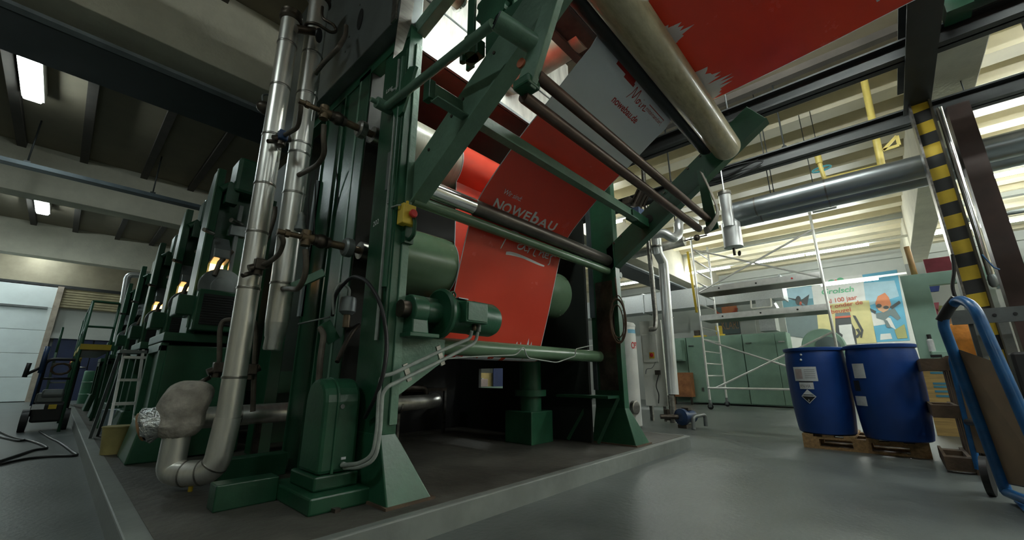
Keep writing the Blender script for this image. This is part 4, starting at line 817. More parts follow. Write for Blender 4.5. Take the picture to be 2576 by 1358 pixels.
# pallet and drums
def euro(t, x0, y0, lx, ly, z0, m_, nb=5):
    for i in range(nb):
        y = y0+(ly-.1)*i/(nb-1); MB().box(x0, x0+lx, y, y+.1, z0+.122, z0+.144).build('deck_board', m_, t)
    for i in range(3):
        xb = x0+(lx-.1)*i/2
        MB().box(xb, xb+.1, y0, y0+ly, z0+.1, z0+.122).build('stringer_board', m_, t); MB().box(xb, xb+.1, y0, y0+ly, z0+.0, z0+.022).build('bottom_board', m_, t)
        for j in range(3):
            yb = y0+(ly-.145)*j/2; MB().box(xb, xb+.1, yb, yb+.145, z0+.022, z0+.1).build('block', m_, t)
t = thing('pallet', (6.2, .3, 0), 'wooden pallet on the floor under the two blue drums', 'pallet'); euro(t, 5.7, -.13, .8, 1.0, 0, WOOD, 6)
def drum(c, lab):
    t = thing('plastic_drum', (c.x, c.y, .146), lab, 'drum')
    MB().lathe((c.x, c.y, .146), (0, 0, 1), [(.24, 0), (.258, .012), (.266, .06), (.284, .3), (.29, .5), (.29, .74), (.282, .85), (.272, .9), (.27, .915)], 64).build('shell', BLU, t)
    MB().lathe((c.x, c.y, 1.03), (0, 0, 1), [(.27, 0), (.292, .004), (.295, .02), (.295, .034), (.285, .04), (.26, .042), (.258, .02)], 64).build('rim', BLU, t)
    MB().cyl((c.x+.1, c.y, 1.05), (c.x+.1, c.y, 1.075), .035, 16).build('bung', BLU, t)
    return t
c1 = P(2082, 1094, 'z', .146)+V((.24, .02, 0)); c2 = P(2262, 1112, 'z', .146)+V((.25, -.0, 0))
d1 = drum(c1, 'left blue drum on the pallet, with a corrosive diamond label'); d2 = drum(c2, 'right blue drum on the pallet, partly in front of the other drum')
def label(t, c, px0, py0, px1, py1, r, m_=PAPR, name='paper_label'):
    a0, z0 = raycyl(px0, py1, c.x, c.y, r); a1, z1 = raycyl(px1, py0, c.x, c.y, r)
    return curved(MB(), c.x, c.y, r, a0, a1, z0, z1).build(name, m_, t), a0, a1, z0, z1
o, a0, a1, z0, z1 = label(d1, c1, 2001, 922, 2052, 958, .2935)
mb = MB()
for k in range(5): curved(mb, c1.x, c1.y, .2945, a0+(a1-a0)*.5, a0+(a1-a0)*.92, z0+(z1-z0)*(.2+.14*k), z0+(z1-z0)*(.24+.14*k), 4)
mb.build('label_print', mat('grey print', (.35, .36, .36), .6), o)
curved(MB(), c1.x, c1.y, .2945, a0+(a1-a0)*.08, a0+(a1-a0)*.4, z0+(z1-z0)*.15, z0+(z1-z0)*.85, 4).build('label_emblem', mat('pinkish print', (.55, .45, .45), .6), o)
o, a0, a1, z0, z1 = label(d1, c1, 2013, 959, 2045, 978, .294)
curved(MB(), c1.x, c1.y, .295, a0, a1, z1-.012, z1, 4).build('label_band', INK, o); mb = MB(); cyl_text(mb, 'C1234A' if False else 'XN HA', c1.x, c1.y, .295, a0+.02, z0+.015, .035, abs(a1-a0)*.294*.75); mb.build('label_print', mat('dark print', (.2, .2, .2), .6), o)
am, zm = raycyl(2034, 997, c1.x, c1.y, .292); h = .06
def dia(s, r, lo, hi):                                           # diamond between heights lo..hi of its half size
    vs = []; n = 16
    for k in range(n+1):
        x = -s+2*s*k/n; e = s-abs(x); y0 = max(lo, -e); y1 = max(y0, min(hi, e)); y0 = min(y0, y1)
        vs += [(c1.x+r*math.cos(am+x/r), c1.y+r*math.sin(am+x/r), zm+y) for y in (y0, y1)]
    return MB().add(vs, [(2*k, 2*k+2, 2*k+3, 2*k+1) for k in range(n)])
o = dia(.075, .294, -.0749, .0749).build('hazard_diamond', PAPR, d1); dia(.066, .295, -.0659, .0).build('diamond_black_half', INK, o)
mb = MB(); cyl_text(mb, '8', c1.x, c1.y, .2958, am-.03, zm-.05, .022, .014); mb.build('diamond_number', PAPR, o)
mb = dia(.066, .295, .012, .02); mb.build('diamond_symbol', INK, o)
for k, (px, py) in enumerate(((2015, 892), (2015, 905))):
    am, zm = raycyl(px, py, c1.x, c1.y, .288); MB().ball((c1.x+.29*math.cos(am), c1.y+.29*math.sin(am), zm), .012, 10, 6).build('white_spot', PAPR, d1)
label(d2, c2, 2150, 914, 2171, 951, .2935); label(d2, c2, 2156, 997, 2178, 1019, .291); label(d2, c2, 2152, 957, 2160, 983, .2935, INK, 'dark_label')
# upright pallets near the hand trucks
t = thing('upright_pallet', (5.1, -.3, 0), 'dark weathered pallet standing on edge right of the blue drums', 'pallet')
X0 = 5.02
for z in (.02, .42, .8):
    MB().box(X0, X0+.12, -.32, -.2, z, z+.1).build('block', WOD2, t); MB().box(X0+.45, X0+.57, -.32, -.2, z, z+.1).build('block', WOD2, t)
    MB().box(X0, X0+.75, -.2, -.18, z, z+.1).build('bottom_board', WOD2, t)
    MB().box(X0, X0+.75, -.345, -.32, z, z+.1).build('stringer_board', WOD2, t)
for k in range(4): MB().box(X0+.02+k*.2, X0+.12+k*.2, -.367, -.345, .0, .92).build('deck_board', WOD2, t)
t = thing('floor_pallet', (5.2, -.7, 0), 'low pallet lying on the floor behind the blue hand truck', 'pallet'); euro(t, 5.15, -1.15, .8, .72, 0, WOD2, 5)
t = thing('floor_pallet', (5.4, -.7, .145), 'upper low pallet of the pile behind the blue hand truck', 'pallet'); euro(t, 5.3, -1.1, .75, .66, .146, WOD2, 5)
# hand trucks
def truck(lab, pts, r, board, extra=None):
    t = thing('hand_truck', tuple(pts[0]), lab, 'hand truck')
    MB().tube(fil(pts, .09, 8), r, 14).build('tube_frame', BLT, t)
    MB().prism(board, (.012, .008, .006)).build('board', KRAFT, t)
    return t
L0 = P(2532, 1238, 'z', .06); L1 = P(2366, 800, 'x', L0.x); T0 = P(2408, 750, 'x', 4.05); T1 = P(2450, 768, 'x', 3.85); R0 = P(2580, 1060, 'x', 3.7); R1 = R0+(R0-T1)*.85
R1 = T1+(R0-T1)*((T1.z-.06)/(T1.z-R0.z))
lp_ = lambda a, b, k: a.lerp(b, k)
t = truck('near blue tubular hand truck with a brown hardboard on it at the right edge', [L0, L1, T0, T1, R0, R1], .03, [lp_(L1, L0, .2)+V((0, -.03, 0)), lp_(T1, R0, .5)+V((.02, 0, -.02)), R1+V((.03, .0, .1)), L0+V((-.02, -.02, .05))])
MB().tube([L1+V((0, 0, -.02)), L1.lerp(T0, .5), T0-V((0, 0, .0))], .033, 14).build('grip', BLK, t)
MB().tube([L0+V((0, 0, .0)), R1], .028, 12).build('cross_tube', BLT, t); MB().box(L0.x-.35, L0.x+.0, R1.y-.05, L0.y-.02, .012, .024).build('toe_plate', BLT, t)
for q in (L0+V((.16, .02, .06)), R1+V((.16, -.05, .06))): MB().lathe(q, (.2, 1, 0), [(.06, 0), (.12, .01), (.12, .045), (.06, .055)], 24).build('wheel', BLK, t)
l0 = P(2434, 1082, 'z', .3); X2 = 5.0
l0 = P(2440, 1100, 'x', X2); l0.z = .05
l1 = P(2394, 905, 'x', X2); t0 = P(2400, 886, 'x', X2-.02); t1 = P(2432, 892, 'x', X2-.2); r1 = t1+V((.02, -.02, -(t1.z-.05)))
t = truck('smaller blue hand truck behind the near one', [l0, l1, t0, t1, r1], .022, [l0.lerp(l1, .78), r1.lerp(t1, .78), r1.lerp(t1, .15), l0.lerp(l1, .15)])
MB().tube([l0.lerp(l1, .42)+V((-.03, 0, 0)), r1.lerp(t1, .42)+V((-.03, 0, 0))], .025, 10).build('cross_tube', STL, t); MB().box(l0.x-.25, l0.x, r1.y, l0.y, .012, .024).build('toe_plate', BLT, t)
# gantry
g = thing('steel_gantry', (6.15, -.75, 0), 'black overhead gantry beam on a yellow and black striped post', 'gantry')
MB().box(1.2, 6.35, -.85, -.62, 3.8, 3.82).box(1.2, 6.35, -.75, -.72, 3.82, 4.1).box(1.2, 6.35, -.85, -.62, 4.1, 4.12).build('overhead_beam', DKS, g)
SX = 6.15
ya = P(2433, 758, 'x', SX).y; yb = P(2487, 758, 'x', SX).y
MB().box(SX, SX+.02, yb, ya, .02, 3.8).build('striped_web', HAZ, g)
MB().box(SX-.05, SX+.12, ya, ya+.02, .02, 3.8).build('flange', STL, g); MB().box(SX-.05, SX+.12, yb-.02, yb, .02, 3.8).build('flange', mat('dark flange', (.05, .045, .03), .5), g)
MB().box(SX-.1, SX+.2, yb-.08, ya+.08, 0, .02).build('base_plate', DKS, g)
b = MB().tube([(SX+.05, yb-.075, 1.75), (SX+.05, yb-.075, 3.7)], .03, 12).build('air_line', CHR, g); MB().lathe((SX+.05, yb-.075, 1.62), (0, 0, 1), [(.02, 0), (.035, .03), (.035, .1), (.025, .13)], 12).build('line_filter', GRY, b)
tag(MB().box(SX+.25, SX+.4, yb-.34, yb-.16, 0, 3.78).build('brown_post', mat('brown steel post', (.05, .025, .02), .5)), 'dark brown steel post just right of the striped post', 'post')
q = P(2500, 680, 'x', 6.0); tag(MB().tube([P(2470, 640, 'x', 6.0), P(2500, 672, 'x', 6.0), P(2515, 678, 'x', 6.0)], .008, 6).build('blue_hose', BLT), 'thin blue air hose crossing the brown post', 'hose')
tag(MB().tube(spline([P(2396, 640, 'x', 6.0), P(2400, 680, 'x', 6.0), P(2396, 720, 'x', 6.0), P(2404, 750, 'x', 6.0)], 5), .015, 8).build('wire_bundle', BLK), 'black wire bundle along the left edge of the striped post', 'wire')
def yz(px0, py0, px1, py1, x): a = P(px0, py0, 'x', x); b2 = P(px1, py1, 'x', x); return min(a.y, b2.y), max(a.y, b2.y), min(a.z, b2.z), max(a.z, b2.z)
t = thing('perforated_rail', (5.6, -1, 1.2), 'grey perforated steel rail crossing behind the near hand truck', 'rail')
a = P(2392, 800, 'x', 5.6); b2 = P(2600, 758, 'x', 5.6); MB().beam((5.6, a.y, a.z), (5.6, -1.6, a.z), .03, .13).build('rail', mat('painted grey rail', (.1, .11, .11), .5), t)
for k in range(9): MB().cyl((5.585, a.y-.15-.12*k, a.z), (5.58, a.y-.15-.12*k, a.z), .014, 8).build('hole', BLK, t)
for y in (a.y-.1, -1.4): MB().box(5.6, 5.64, y-.03, y, 0, a.z).build('leg', DKS, t)
for k, (p0, p1) in enumerate((((2440, 790), (2490, 905)), ((2505, 790), (2560, 880)))):
    y0, y1, z0, z1 = yz(*p0, *p1, 5.75); tag(MB().box(5.75, 5.77, y0, y1, .0, z1).build('grey_board', mat('grey panel sheet', (.2, .21, .2), .6)), ['left grey upright panel behind the perforated rail', 'right grey upright panel behind the perforated rail'][k], 'panel')
tag(MB().box(5.4, 5.55, -1.6, -.75, 0, .95).build('black_crate', BLK, bev=.02), 'black bulky crate behind the right tube of the hand truck', 'crate')
# cladded pipes, tank and pump by the press
t = thing('water_tank', (6.12, 3.1, 0), 'grey cylindrical tank lettered in red beside the press', 'tank')
tx, ty, tr = 6.12, 3.12, .165
MB().lathe((tx, ty, .03), (0, 0, 1), [(tr, 0), (tr, 1.5), (tr*1.04, 1.5), (tr*1.04, 1.53), (tr*.9, 1.56), (.03, 1.59)], 48).build('shell', mat('silver painted steel', (.72, .73, .72), .4, .15, var=.1), t)
MB().lathe((tx-.13, ty-.12, .3), (-.1, -1, 0), [(.1, 0), (.1, .05), (.08, .055)], 28).build('drain_flange', STL, t)
for a in (0, 2.1, 4.2): MB().box(tx+.12*math.cos(a)-.02, tx+.12*math.cos(a)+.02, ty+.12*math.sin(a)-.02, ty+.12*math.sin(a)+.02, 0, .06).build('foot', DST, t)
av, zv = raycyl(1588, 868, tx, ty, tr); mb = MB(); av2, _z = raycyl(1628, 868, tx, ty, tr); cyl_text(mb, 'OPTI', tx, ty, tr+.003, av, zv-.05, .1, tr*(av2-av), .03); mb.build('red_lettering', REDP, t)
a0, z0 = raycyl(1586, 828, tx, ty, tr); a1, z1 = raycyl(1606, 836, tx, ty, tr); curved(MB(), tx, ty, tr+.002, a0-.3, a1, z0-.06, z0).build('blue_band', mat('pale blue band', (.2, .5, .7), .5), t)
av, zv = raycyl(1612, 832, tx, ty, tr); MB().tube([(tx+(tr+.002)*math.cos(av+.03*math.cos(a)/tr), ty+(tr+.002)*math.sin(av+.03*math.cos(a)/tr), zv+.04*math.sin(a)) for a in [.4+2*PI*k/20 for k in range(18)]], .004, 6).build('round_symbol', INK, t)
t = thing('control_cabinet', (7.3, 3.0, 0), 'white control box with red and yellow rotary switch on a grey stand', 'control box')
cq = P(1653, 882, 'x', 7.2); W = .27
MB().box(7.2, 7.42, cq.y, cq.y+W, 1.0, 1.5).build('enclosure', LGRY, t, bev=.008)
q = P(1640, 893, 'x', 7.2); MB().box(7.194, 7.2, q.y-.045, q.y+.045, q.z-.06, q.z+.05).build('switch_plate', YEL, t); MB().lathe((7.194, q.y, q.z), (-1, 0, 0), [(.035, 0), (.035, .015), (.015, .02), (.015, .035)], 20).build('rotary_switch', REDP, t)
for k, (px, py) in enumerate(((1660, 867), (1668, 867), (1659, 884), (1667, 898))): q = P(px, py, 'y', cq.y); MB().cyl((q.x, cq.y, q.z), (q.x, cq.y-.012, q.z), .016, 12).build('push_button', INK if k % 3 else REDP, t)
MB().box(7.22, 7.27, cq.y-.1, cq.y+.3, .25, 1.75).build('mounting_board', LGRY, t); MB().box(7.24, 7.3, cq.y-.05, cq.y, 0, .25).build('leg', STL, t); MB().box(7.24, 7.3, cq.y+.2, cq.y+.25, 0, .25).build('leg', STL, t)
MB().box(7.16, 7.22, cq.y-.02, cq.y+.06, .78, .86).build('small_relay', DST, t); MB().tube(spline([(7.2, cq.y, .8), (7.15, cq.y+.05, .6), (7.15, cq.y+.02, .45), (7.18, cq.y+.05, .3)], 5), .008, 6).build('cable', BLK, t); MB().tube(spline([(7.2, cq.y+.05, 1.0), (7.15, cq.y+.1, .9), (7.15, cq.y+.2, .88), (7.2, cq.y+.25, .8)], 5), .006, 6).build('cable', GRY, t)
yy = 2.8
def py_(x, y, yv=yy): return P(x, y, 'y', yv)
t = thing('clad_riser', tuple(py_(1695, 990)), 'bright clad pipe rising beside the tank with a kink near the press arm', 'insulated pipe')
MB().tube([py_(1694, 992), py_(1668, 660), py_(1655, 636), py_(1650, 590), py_(1642, 480)], .088, 28).build('cladding', TINR, t); 
MB().cyl(py_(1698, 1040), py_(1694, 992), .025, 12).build('stub', WOD2, t)
for (x, y) in ((1680, 800), (1651, 620)): q = py_(x, y); MB().lathe(q-V((0, 0, .01)), (0, 0, 1), [(.093, 0), (.093, .02)], 28).build('seam_band', STL, t)
t = thing('steel_riser', tuple(P(1640, 800, 'y', 2.95)), 'slim steel pipe left of the clad riser ending in an elbow', 'pipe')
MB().tube(fil([P(1600, 200, 'y', 2.95), P(1634, 640, 'y', 2.95), P(1650, 800, 'y', 2.95), P(1648, 828, 'y', 2.95), P(1632, 828, 'y', 3.05)], .1), .042, 16).build('pipe', STL, t)
t = thing('water_pump', (6.75, 2.5, 0), 'dark blue pump with bent pipe outlet on the floor by the tank', 'pump')
q = P(1718, 1052, 'y', 2.5); MB().lathe((q.x-.12, 2.5, .16), (1, -.3, 0), [(.06, 0), (.12, .02), (.12, .08), (.09, .1), (.09, .3), (.06, .31)], 28).build('body', BLP, t)
MB().box(q.x-.1, q.x+.15, 2.42, 2.55, 0, .05).build('foot', DST, t); MB().box(q.x-.02, q.x+.12, 2.4, 2.5, .25, .29).build('terminal_box', DST, t)
MB().tube(fil([P(1745, 1080, 'y', 2.3), P(1743, 1048, 'y', 2.3), P(1774, 1042, 'y', 2.2), P(1776, 1072, 'y', 2.2)], .06), .028, 12).build('guard_hoop', GRY, t)
MB().cyl((6.35, 2.75, .16), (q.x-.1, 2.53, .16), .035, 14).cyl((6.5, 2.7, .1), (6.5, 2.7, .26), .05, 12).build('suction_pipe', DST, t); MB().cyl((6.95, 2.8, .02), (6.95, 2.8, .45), .05, 12).build('outlet', STL, t)
# hanging clad can, paired ducts, foil bends
t = thing('clad_vessel', tuple(P(1840, 600, 'y', 1.46)), 'hanging clad vessel with small valve beneath the paired ducts', 'vessel')
MB().lathe(P(1846, 622, 'y', 1.46), (0, 0, 1), [(.13, 0), (.13, .38), (.08, .44)], 32).build('lower_shell', TINR, t); q = P(1838, 580, 'y', 1.46)
MB().cyl((q.x-.04, 1.46, q.z+.05), (q.x-.06, 1.46, 3.5), .085, 28).cyl((q.x-.06, 1.46, 3.5), (q.x-.06, 1.46, CE), .01, 8).build('upper_shell', TINR, t); MB().lathe((q.x-.06, 1.46, 3.46), (0, 0, 1), [(.095, 0), (.095, .05)], 28).build('seam_band', STL, t)
q = P(1847, 632, 'y', 1.46); MB().cyl(q-V((0, 0, .06)), q+V((0, 0, .05)), .02, 10).lathe(q+V((.05, -.05, -.03)), (.6, -.7, 0), [(.04, 0), (.04, .01)], 14).build('drain_valve', DST, t)
zc = 3.25
xa = P(1950, 500, 'z', zc).x; xb = P(1950, 534, 'z', zc).x
for k, x in enumerate((xa+(xb-xa)*.22, xa+(xb-xa)*.8)):
    t = thing('clad_duct', (x, 0, zc), ['upper of the paired clad ducts running to the striped post', 'lower of the paired clad ducts running to the striped post'][k], 'duct')
    MB().cyl((x, -6, zc), (x, 1.55, zc), (xb-xa)*.25, 28).build('cladding', DUC, t)
    for y in (-1.2, .9): MB().cyl((x, y, zc), (x, y, CE), .007, 6).build('hanger', DKS, t)
    for y in (-1.6, .25, 1.1): MB().lathe((x, y, zc), (0, 1, 0), [((xb-xa)*.25+.004, 0), ((xb-xa)*.25+.004, .02)], 28).build('seam_band', STL, t)
t = thing('foil_bend', tuple(P(1700, 590, 'y', 2.3)), 'bright foil U bend pipe behind the right press arm', 'pipe')
q = P(1700, 575, 'y', 2.35); MB().cyl(q, (q.x, q.y, CE), .01, 8).build('hanger', DKS, t)
MB().tube(fil([P(1748, 560, 'y', 2.3), P(1718, 548, 'y', 2.3), P(1706, 560, 'y', 2.3), P(1708, 590, 'y', 2.3), P(1692, 600, 'y', 2.3), P(1672, 585, 'y', 2.4), P(1640, 590, 'y', 2.6)], .16, 8), .075, 20).build('bend', TINR, t)
t = thing('clad_header', tuple(P(1650, 630, 'y', 3.2)), 'grey clad horizontal pipe end below the foil bend', 'pipe')
MB().cyl(P(1590, 640, 'x', 7.4), P(1722, 606, 'x', 7.4), .09, 24).build('cladding', TIN, t); q = P(1722, 606, 'x', 7.4); MB().cyl(q, q+V((0, -.4, .02)), .012, 8).ball(q+V((0, -.22, .01)), .06, 12, 8).build('end_valve', DST, t)
# yellow gas pipe
t = thing('gas_pipe', (7.5, -.4, 3.6), 'yellow gas pipe dropping from the roof with a branch and blue valve', 'gas pipe')
MB().cyl((7.5, -.38, 3.62), (7.5, -.44, 5.35), .045, 14).build('drop_pipe', YLP, t)
MB().tube(fil([(7.5, .3, 4.1), (7.5, .28, 3.72), (7.5, -.38, 3.7)], .06), .03, 12).build('branch', YLP, t)
MB().cyl((7.5, .62, 4.45) if False else (7.5, .3, 4.0), (7.5, .3, 4.16), .045, 12).build('cap', YLP, t)
q = (7.5, .29, 3.9); MB().tube([(7.5+.02*math.cos(a), .29+.12*math.cos(a), 3.9+.035*math.sin(a)) for a in [2*PI*k/14 for k in range(14)]], .015, 8, closed=True).build('valve_wheel', mat('teal valve', (.05, .3, .35), .4), t)
MB().lathe((7.5, -.35, 3.28), (0, 0, 1), [(.02, 0), (.06, .02), (.1, .1), (.1, .14), (.04, .18), (.03, .3)], 24).build('regulator', STL, t); MB().cyl((7.44, -.24, 3.38), (7.44, -.2, 3.38), .04, 12).build('red_cap', REDP, t)
a, b2, c = P(2222, 378, 'x', 7.5), P(2262, 365, 'x', 7.5), P(2256, 342, 'x', 7.5)
MB().beam(a, b2, .02, .04).beam(a, c, .02, .04).beam(b2, c, .02, .04).build('wall_bracket', YLP, t)
# second arm motor, cable coil
t = thing('arm_motor', tuple(P(1600, 520, 'x', 3.9)), 'small dark finned motor with blue gearbox on the right arm', 'motor')
q = P(1600, 530, 'x', 3.9); u = (P(1625, 470, 'x', 3.9)-P(1590, 545, 'x', 3.9)).normalized()
MB().box(q.x-.06, q.x+.08, q.y-.06, q.y+.06, q.z-.12, q.z+.02).build('gearbox', BLP, t, bev=.01)
e = q+V((0, 0, .03)); MB().cyl(e, e+u*.24, .065, 24).build('body', DST, t)
for k in range(10): a = 2*PI*k/10; w_ = u.orthogonal().normalized(); w2 = u.cross(w_); o = (w_*math.cos(a)+w2*math.sin(a))*.07; MB().beam(e+u*.04+o, e+u*.2+o, .006, .012, tuple(o)).build('fin', DST, t)
MB().box(e.x-.05, e.x+.03, e.y+.04, e.y+.13, e.z+.06, e.z+.14).build('terminal_box', DST, t, bev=.006)
q = P(1557, 800, 'x', 3.69); t = thing('cable_coil', (q.x, q.y, q.z), 'brown coiled rope hanging on the right post', 'rope')
for k in range(5): MB().tube([(q.x-.008-.006*k, q.y+(.075+.012*math.sin(k*2.1))*math.cos(a)+.01*math.sin(k), q.z-.03*(k % 3)+(.21+.02*math.cos(k*1.3))*math.sin(a)) for a in [2*PI*j/32 for j in range(32)]], .006, 6, closed=True).build('loop', WOD2, t)
MB().tube([(q.x-.01, q.y, q.z+.2), (q.x-.01, q.y+.005, q.z+.42)], .008, 6).build('hanging_end', WOD2, t)
# ------------------------------------------------------------------ scaffold tower
sc = thing('scaffold_tower', (11.2, 2.05, 0), 'white aluminium scaffold tower on castors in front of the green cabinets', 'scaffold')
XA, XB, YL_, YR = 10.57, 11.9, 3.33, .77
def castor(x, y):
    c = MB().cyl((x, y, .13), (x, y, .22), .03, 12).box(x-.03, x+.03, y-.035, y+.035, .05, .14).build('castor', GRY, sc); MB().lathe((x-.02, y, .066), (1, 0, 0), [(.03, 0), (.065, .005), (.065, .035), (.03, .04)], 20).build('wheel', BLK, c)
for x, y, zt in ((XA, YL_, 4.3), (XB, YL_, 4.34), (XA, YR, 4.36)):
    MB().cyl((x, y, .2), (x, y, zt), .027, 14).build('upright', ALU, sc); castor(x, y)
for y in (YL_,):
    z = .48
    while z < 4.2: MB().cyl((XA, y, z), (XB, y, z), .018, 10).build('rung', ALU, sc); z += .29
def scp(px, py): return P(px, py, 'x', XA-.03)
for a, b2 in (((1743, 628), (2062, 697)), ((2044, 577), (1760, 735)), ((1773, 855), (2100, 960)), ((2094, 835), (1800, 976))):
    MB().cyl(scp(*a), scp(*b2), .021, 12).build('brace', ALU, sc)
MB().cyl((XA-.03, YL_, P(1800, 976, 'x', XA).z), (XA-.03, YR, P(1800, 976, 'x', XA).z), .025, 12).build('ledger', ALU, sc)
for z in (2.78, 2.09):
    MB().box(XA-.04, XA+.04, YR+.03, YL_-.03, z, z+.13).build('platform_edge', ALU, sc); MB().box(XA+.04, XA+.72, YR+.03, YL_-.03, z+.0, z+.05).build('platform_deck', DST, sc)
    for y in (1.3, 2.0, 2.8): MB().cyl((XA-.042, y, z+.06), (XA-.05, y, z+.06), .02, 8).build('rivet', REDP if z > 2.5 and y < 1.5 else INK, sc)
MB().cyl((XA-.05, YL_+.05, 2.3), (XA-.05, YL_+.1, 3.9), .03, 8).build('yellow_cover', YEL, sc)
# ------------------------------------------------------------------ cabinets and duct along the side
def yc(px, x=12.35): return P(px, 930, 'x', x).y
ys = [yc(1733), yc(1877), yc(1962), yc(1992)]
for k in range(2):
    t = thing('steel_cabinet', (12.6, ys[k+1], 0), ['wide sage green steel cupboard with two doors behind the scaffold, left one', 'sage green steel cupboard right of the wide one, near the drums'][k], 'cupboard')
    y0, y1 = (ys[1], ys[0]) if k == 0 else (ys[3], ys[1]-.01)
    MB().box(12.37, 13.0, y0, y1, .04, 1.86).build('body', GCAB, t); n = 2 if k else 1
    if k: spl = [(ys[2]+.006, y1-.01), (y0+.01, ys[2]-.006)]
    else: spl = [(y0+.01, y1-.01)]
    for a, b2 in spl:
        d = MB().box(12.345, 12.37, a, b2, .06, 1.83).build('door', GCAB, t, bev=.004)
        MB().box(12.325, 12.345, b2-.2, b2-.06, 1.6, 1.63).build('door_handle', CHR, d)
        if k == 0: MB().box(12.33, 12.345, b2-.35, b2-.3, .35, .45).build('lower_catch', STL, d)
t = thing('wall_cabinet', (12.3, 4.6, 1.2), 'small pale green wall box left of the cupboards', 'cabinet')
y0, y1, z0, z1 = yz(1692, 857, 1724, 908, 12.3); MB().box(12.1, 12.35, y0, y1, z0, z1).build('box', GCAB, t, bev=.01); MB().box(12.085, 12.1, y0+.02, y1-.02, z0+.03, z1-.03).build('door', GCAB, t, bev=.005)
tag(MB().box(12.37, 12.5, ys[0]+.02, 5.4, .05, 1.86).build('partition_panel', GCAB), 'green partition panel behind the clad riser', 'panel')
t = thing('plywood_crate', (12.1, 4.6, 0), 'rust brown plywood crate on legs before the green partition', 'crate')
y0, y1, z0, z1 = yz(1693, 937, 1742, 1012, 12.05); MB().box(12.05, 12.35, y0, y1+.2, .2, z1).build('panel', PLY, t); MB().box(12.06, 12.12, y0, y0+.05, 0, .2).build('leg', DST, t); MB().box(12.06, 12.12, y1, y1+.05, 0, .2).build('leg', DST, t)
q = P(1682, 955, 'x', 11.9); tag(MB().box(11.9, 11.92, q.y-.04, q.y+.05, 0, 1.1).build('hazard_strip', HAZ), 'narrow yellow and black strip beside the clad riser', 'strip')
t = thing('rectangular_duct', (12.7, 4, 3.1), 'long galvanised rectangular duct above the green cupboards', 'duct')
y0, y1, z0, z1 = yz(1960, 692, 1960, 745, 12.4); za = z0; zb_ = z1
MB().box(12.4, 13.0, y0, 9.5, 2.75, 3.32).build('duct_body', ZINC, t)
for y in (y0, 3.7, 5.6): MB().box(12.36, 13.04, y-.02, y+.02, 2.71, 3.36).build('flange', ZINC, t)
y0, y1, z0, z1 = yz(1905, 790, 1955, 845, 12.4); MB().box(12.45, 12.95, y0, y1, 1.92, 2.75).build('branch', ZINC, t); MB().frust((12.42, 12.98, y0-.1, y1), 2.45, (12.42, 12.98, y0, y1), 2.75).build('reducer', ZINC, t)
MB().tube(fil([(12.38, y1+.1, 2.75), (12.3, y1+.1, 2.52), (12.3, y0, 2.52), (12.38, y0, 2.75)], .04), .02, 8).build('hanger_frame', LGRY, t)
for k, (x, y, w_, lab) in enumerate(((12.6, yc(1757), .25, 'yellow hand tool on top of the left cupboard, outer one'), (12.6, yc(1815), .14, 'yellow hand tool on top of the left cupboard beside the scaffold'))):
    t = thing('power_tool', (x, y, 1.86), lab, 'tool'); MB().box(x-.06, x+.06, y-w_, y+w_*.4, 1.862, 1.92).build('base', YEL, t, bev=.01); MB().box(x-.05, x+.05, y-.08, y+.08, 1.92, 2.08+.08*k).build('motor', YEL if k else DST, t, bev=.015)
t = thing('blower', (13, 1.1, 0), 'green domed blower housing behind the blue drums', 'blower')
q = P(2072, 872, 'x', 13); MB().lathe((12.9, q.y, q.z), (1, 0, 0), [(.43, 0), (.45, .02), (.45, .3), (.4, .32)], 40).build('housing', GCAB, t); MB().lathe((12.9, q.y-.1, q.z-.02), (-1, 0, 0), [(.26, 0), (.26, .02), (.05, .06)], 24).build('intake', P_GRY, t); MB().box(12.9, 13.2, q.y-.35, q.y+.35, 0, q.z-.2).build('stand', GCAB, t)
# white lockers / boards between cupboards and the poster wall
tag(MB().box(13.6, 13.7, 4.5, 9, 0, 3.0).build('white_board', WALL), 'white board wall behind the cupboards left of the scaffold', 'board')
t = thing('poster', (13.5, 3, 2), 'dark poster with an orange top and pale lettering above the left cupboard', 'poster'); MB().box(13.53, 13.6, 2.0, 4.6, 0, 3.2).build('backing_board', WALL, t)
y0, y1, z0, z1 = yz(1797, 772, 1863, 838, 13.5); MB().box(13.5, 13.53, y0, y1, z0, z1).build('sheet', P_GRY, t); MB().box(13.495, 13.5, y0, y1-.2, (z0+z1)/2+.05, z1).build('orange_field', P_ORG, t)
q = P(1817, 829, 'x', 13.49); mb = MB(); put_text(mb, 'KLAR!', q, V((0, -1, 0)), V((0, 0, 1)), width=abs(P(1858, 825, 'x', 13.49).y-q.y), height=.26); mb.build('lettering', P_SKIN, t)
t2 = MB().tube([(13.49, (y0+y1)/2+.3*math.cos(a), z1-.1+.18*math.sin(a)) for a in [PI+PI*k/12 for k in range(13)]], .04, 6).build('round_emblem', P_RED, t)
tag(MB().box(13.3, 13.34, P(1898, 800, 'x', 13.3).y, P(1860, 800, 'x', 13.3).y, 0, 2.7).build('white_partition', WALL), 'white panel between the dark poster and the galvanised branch', 'panel')
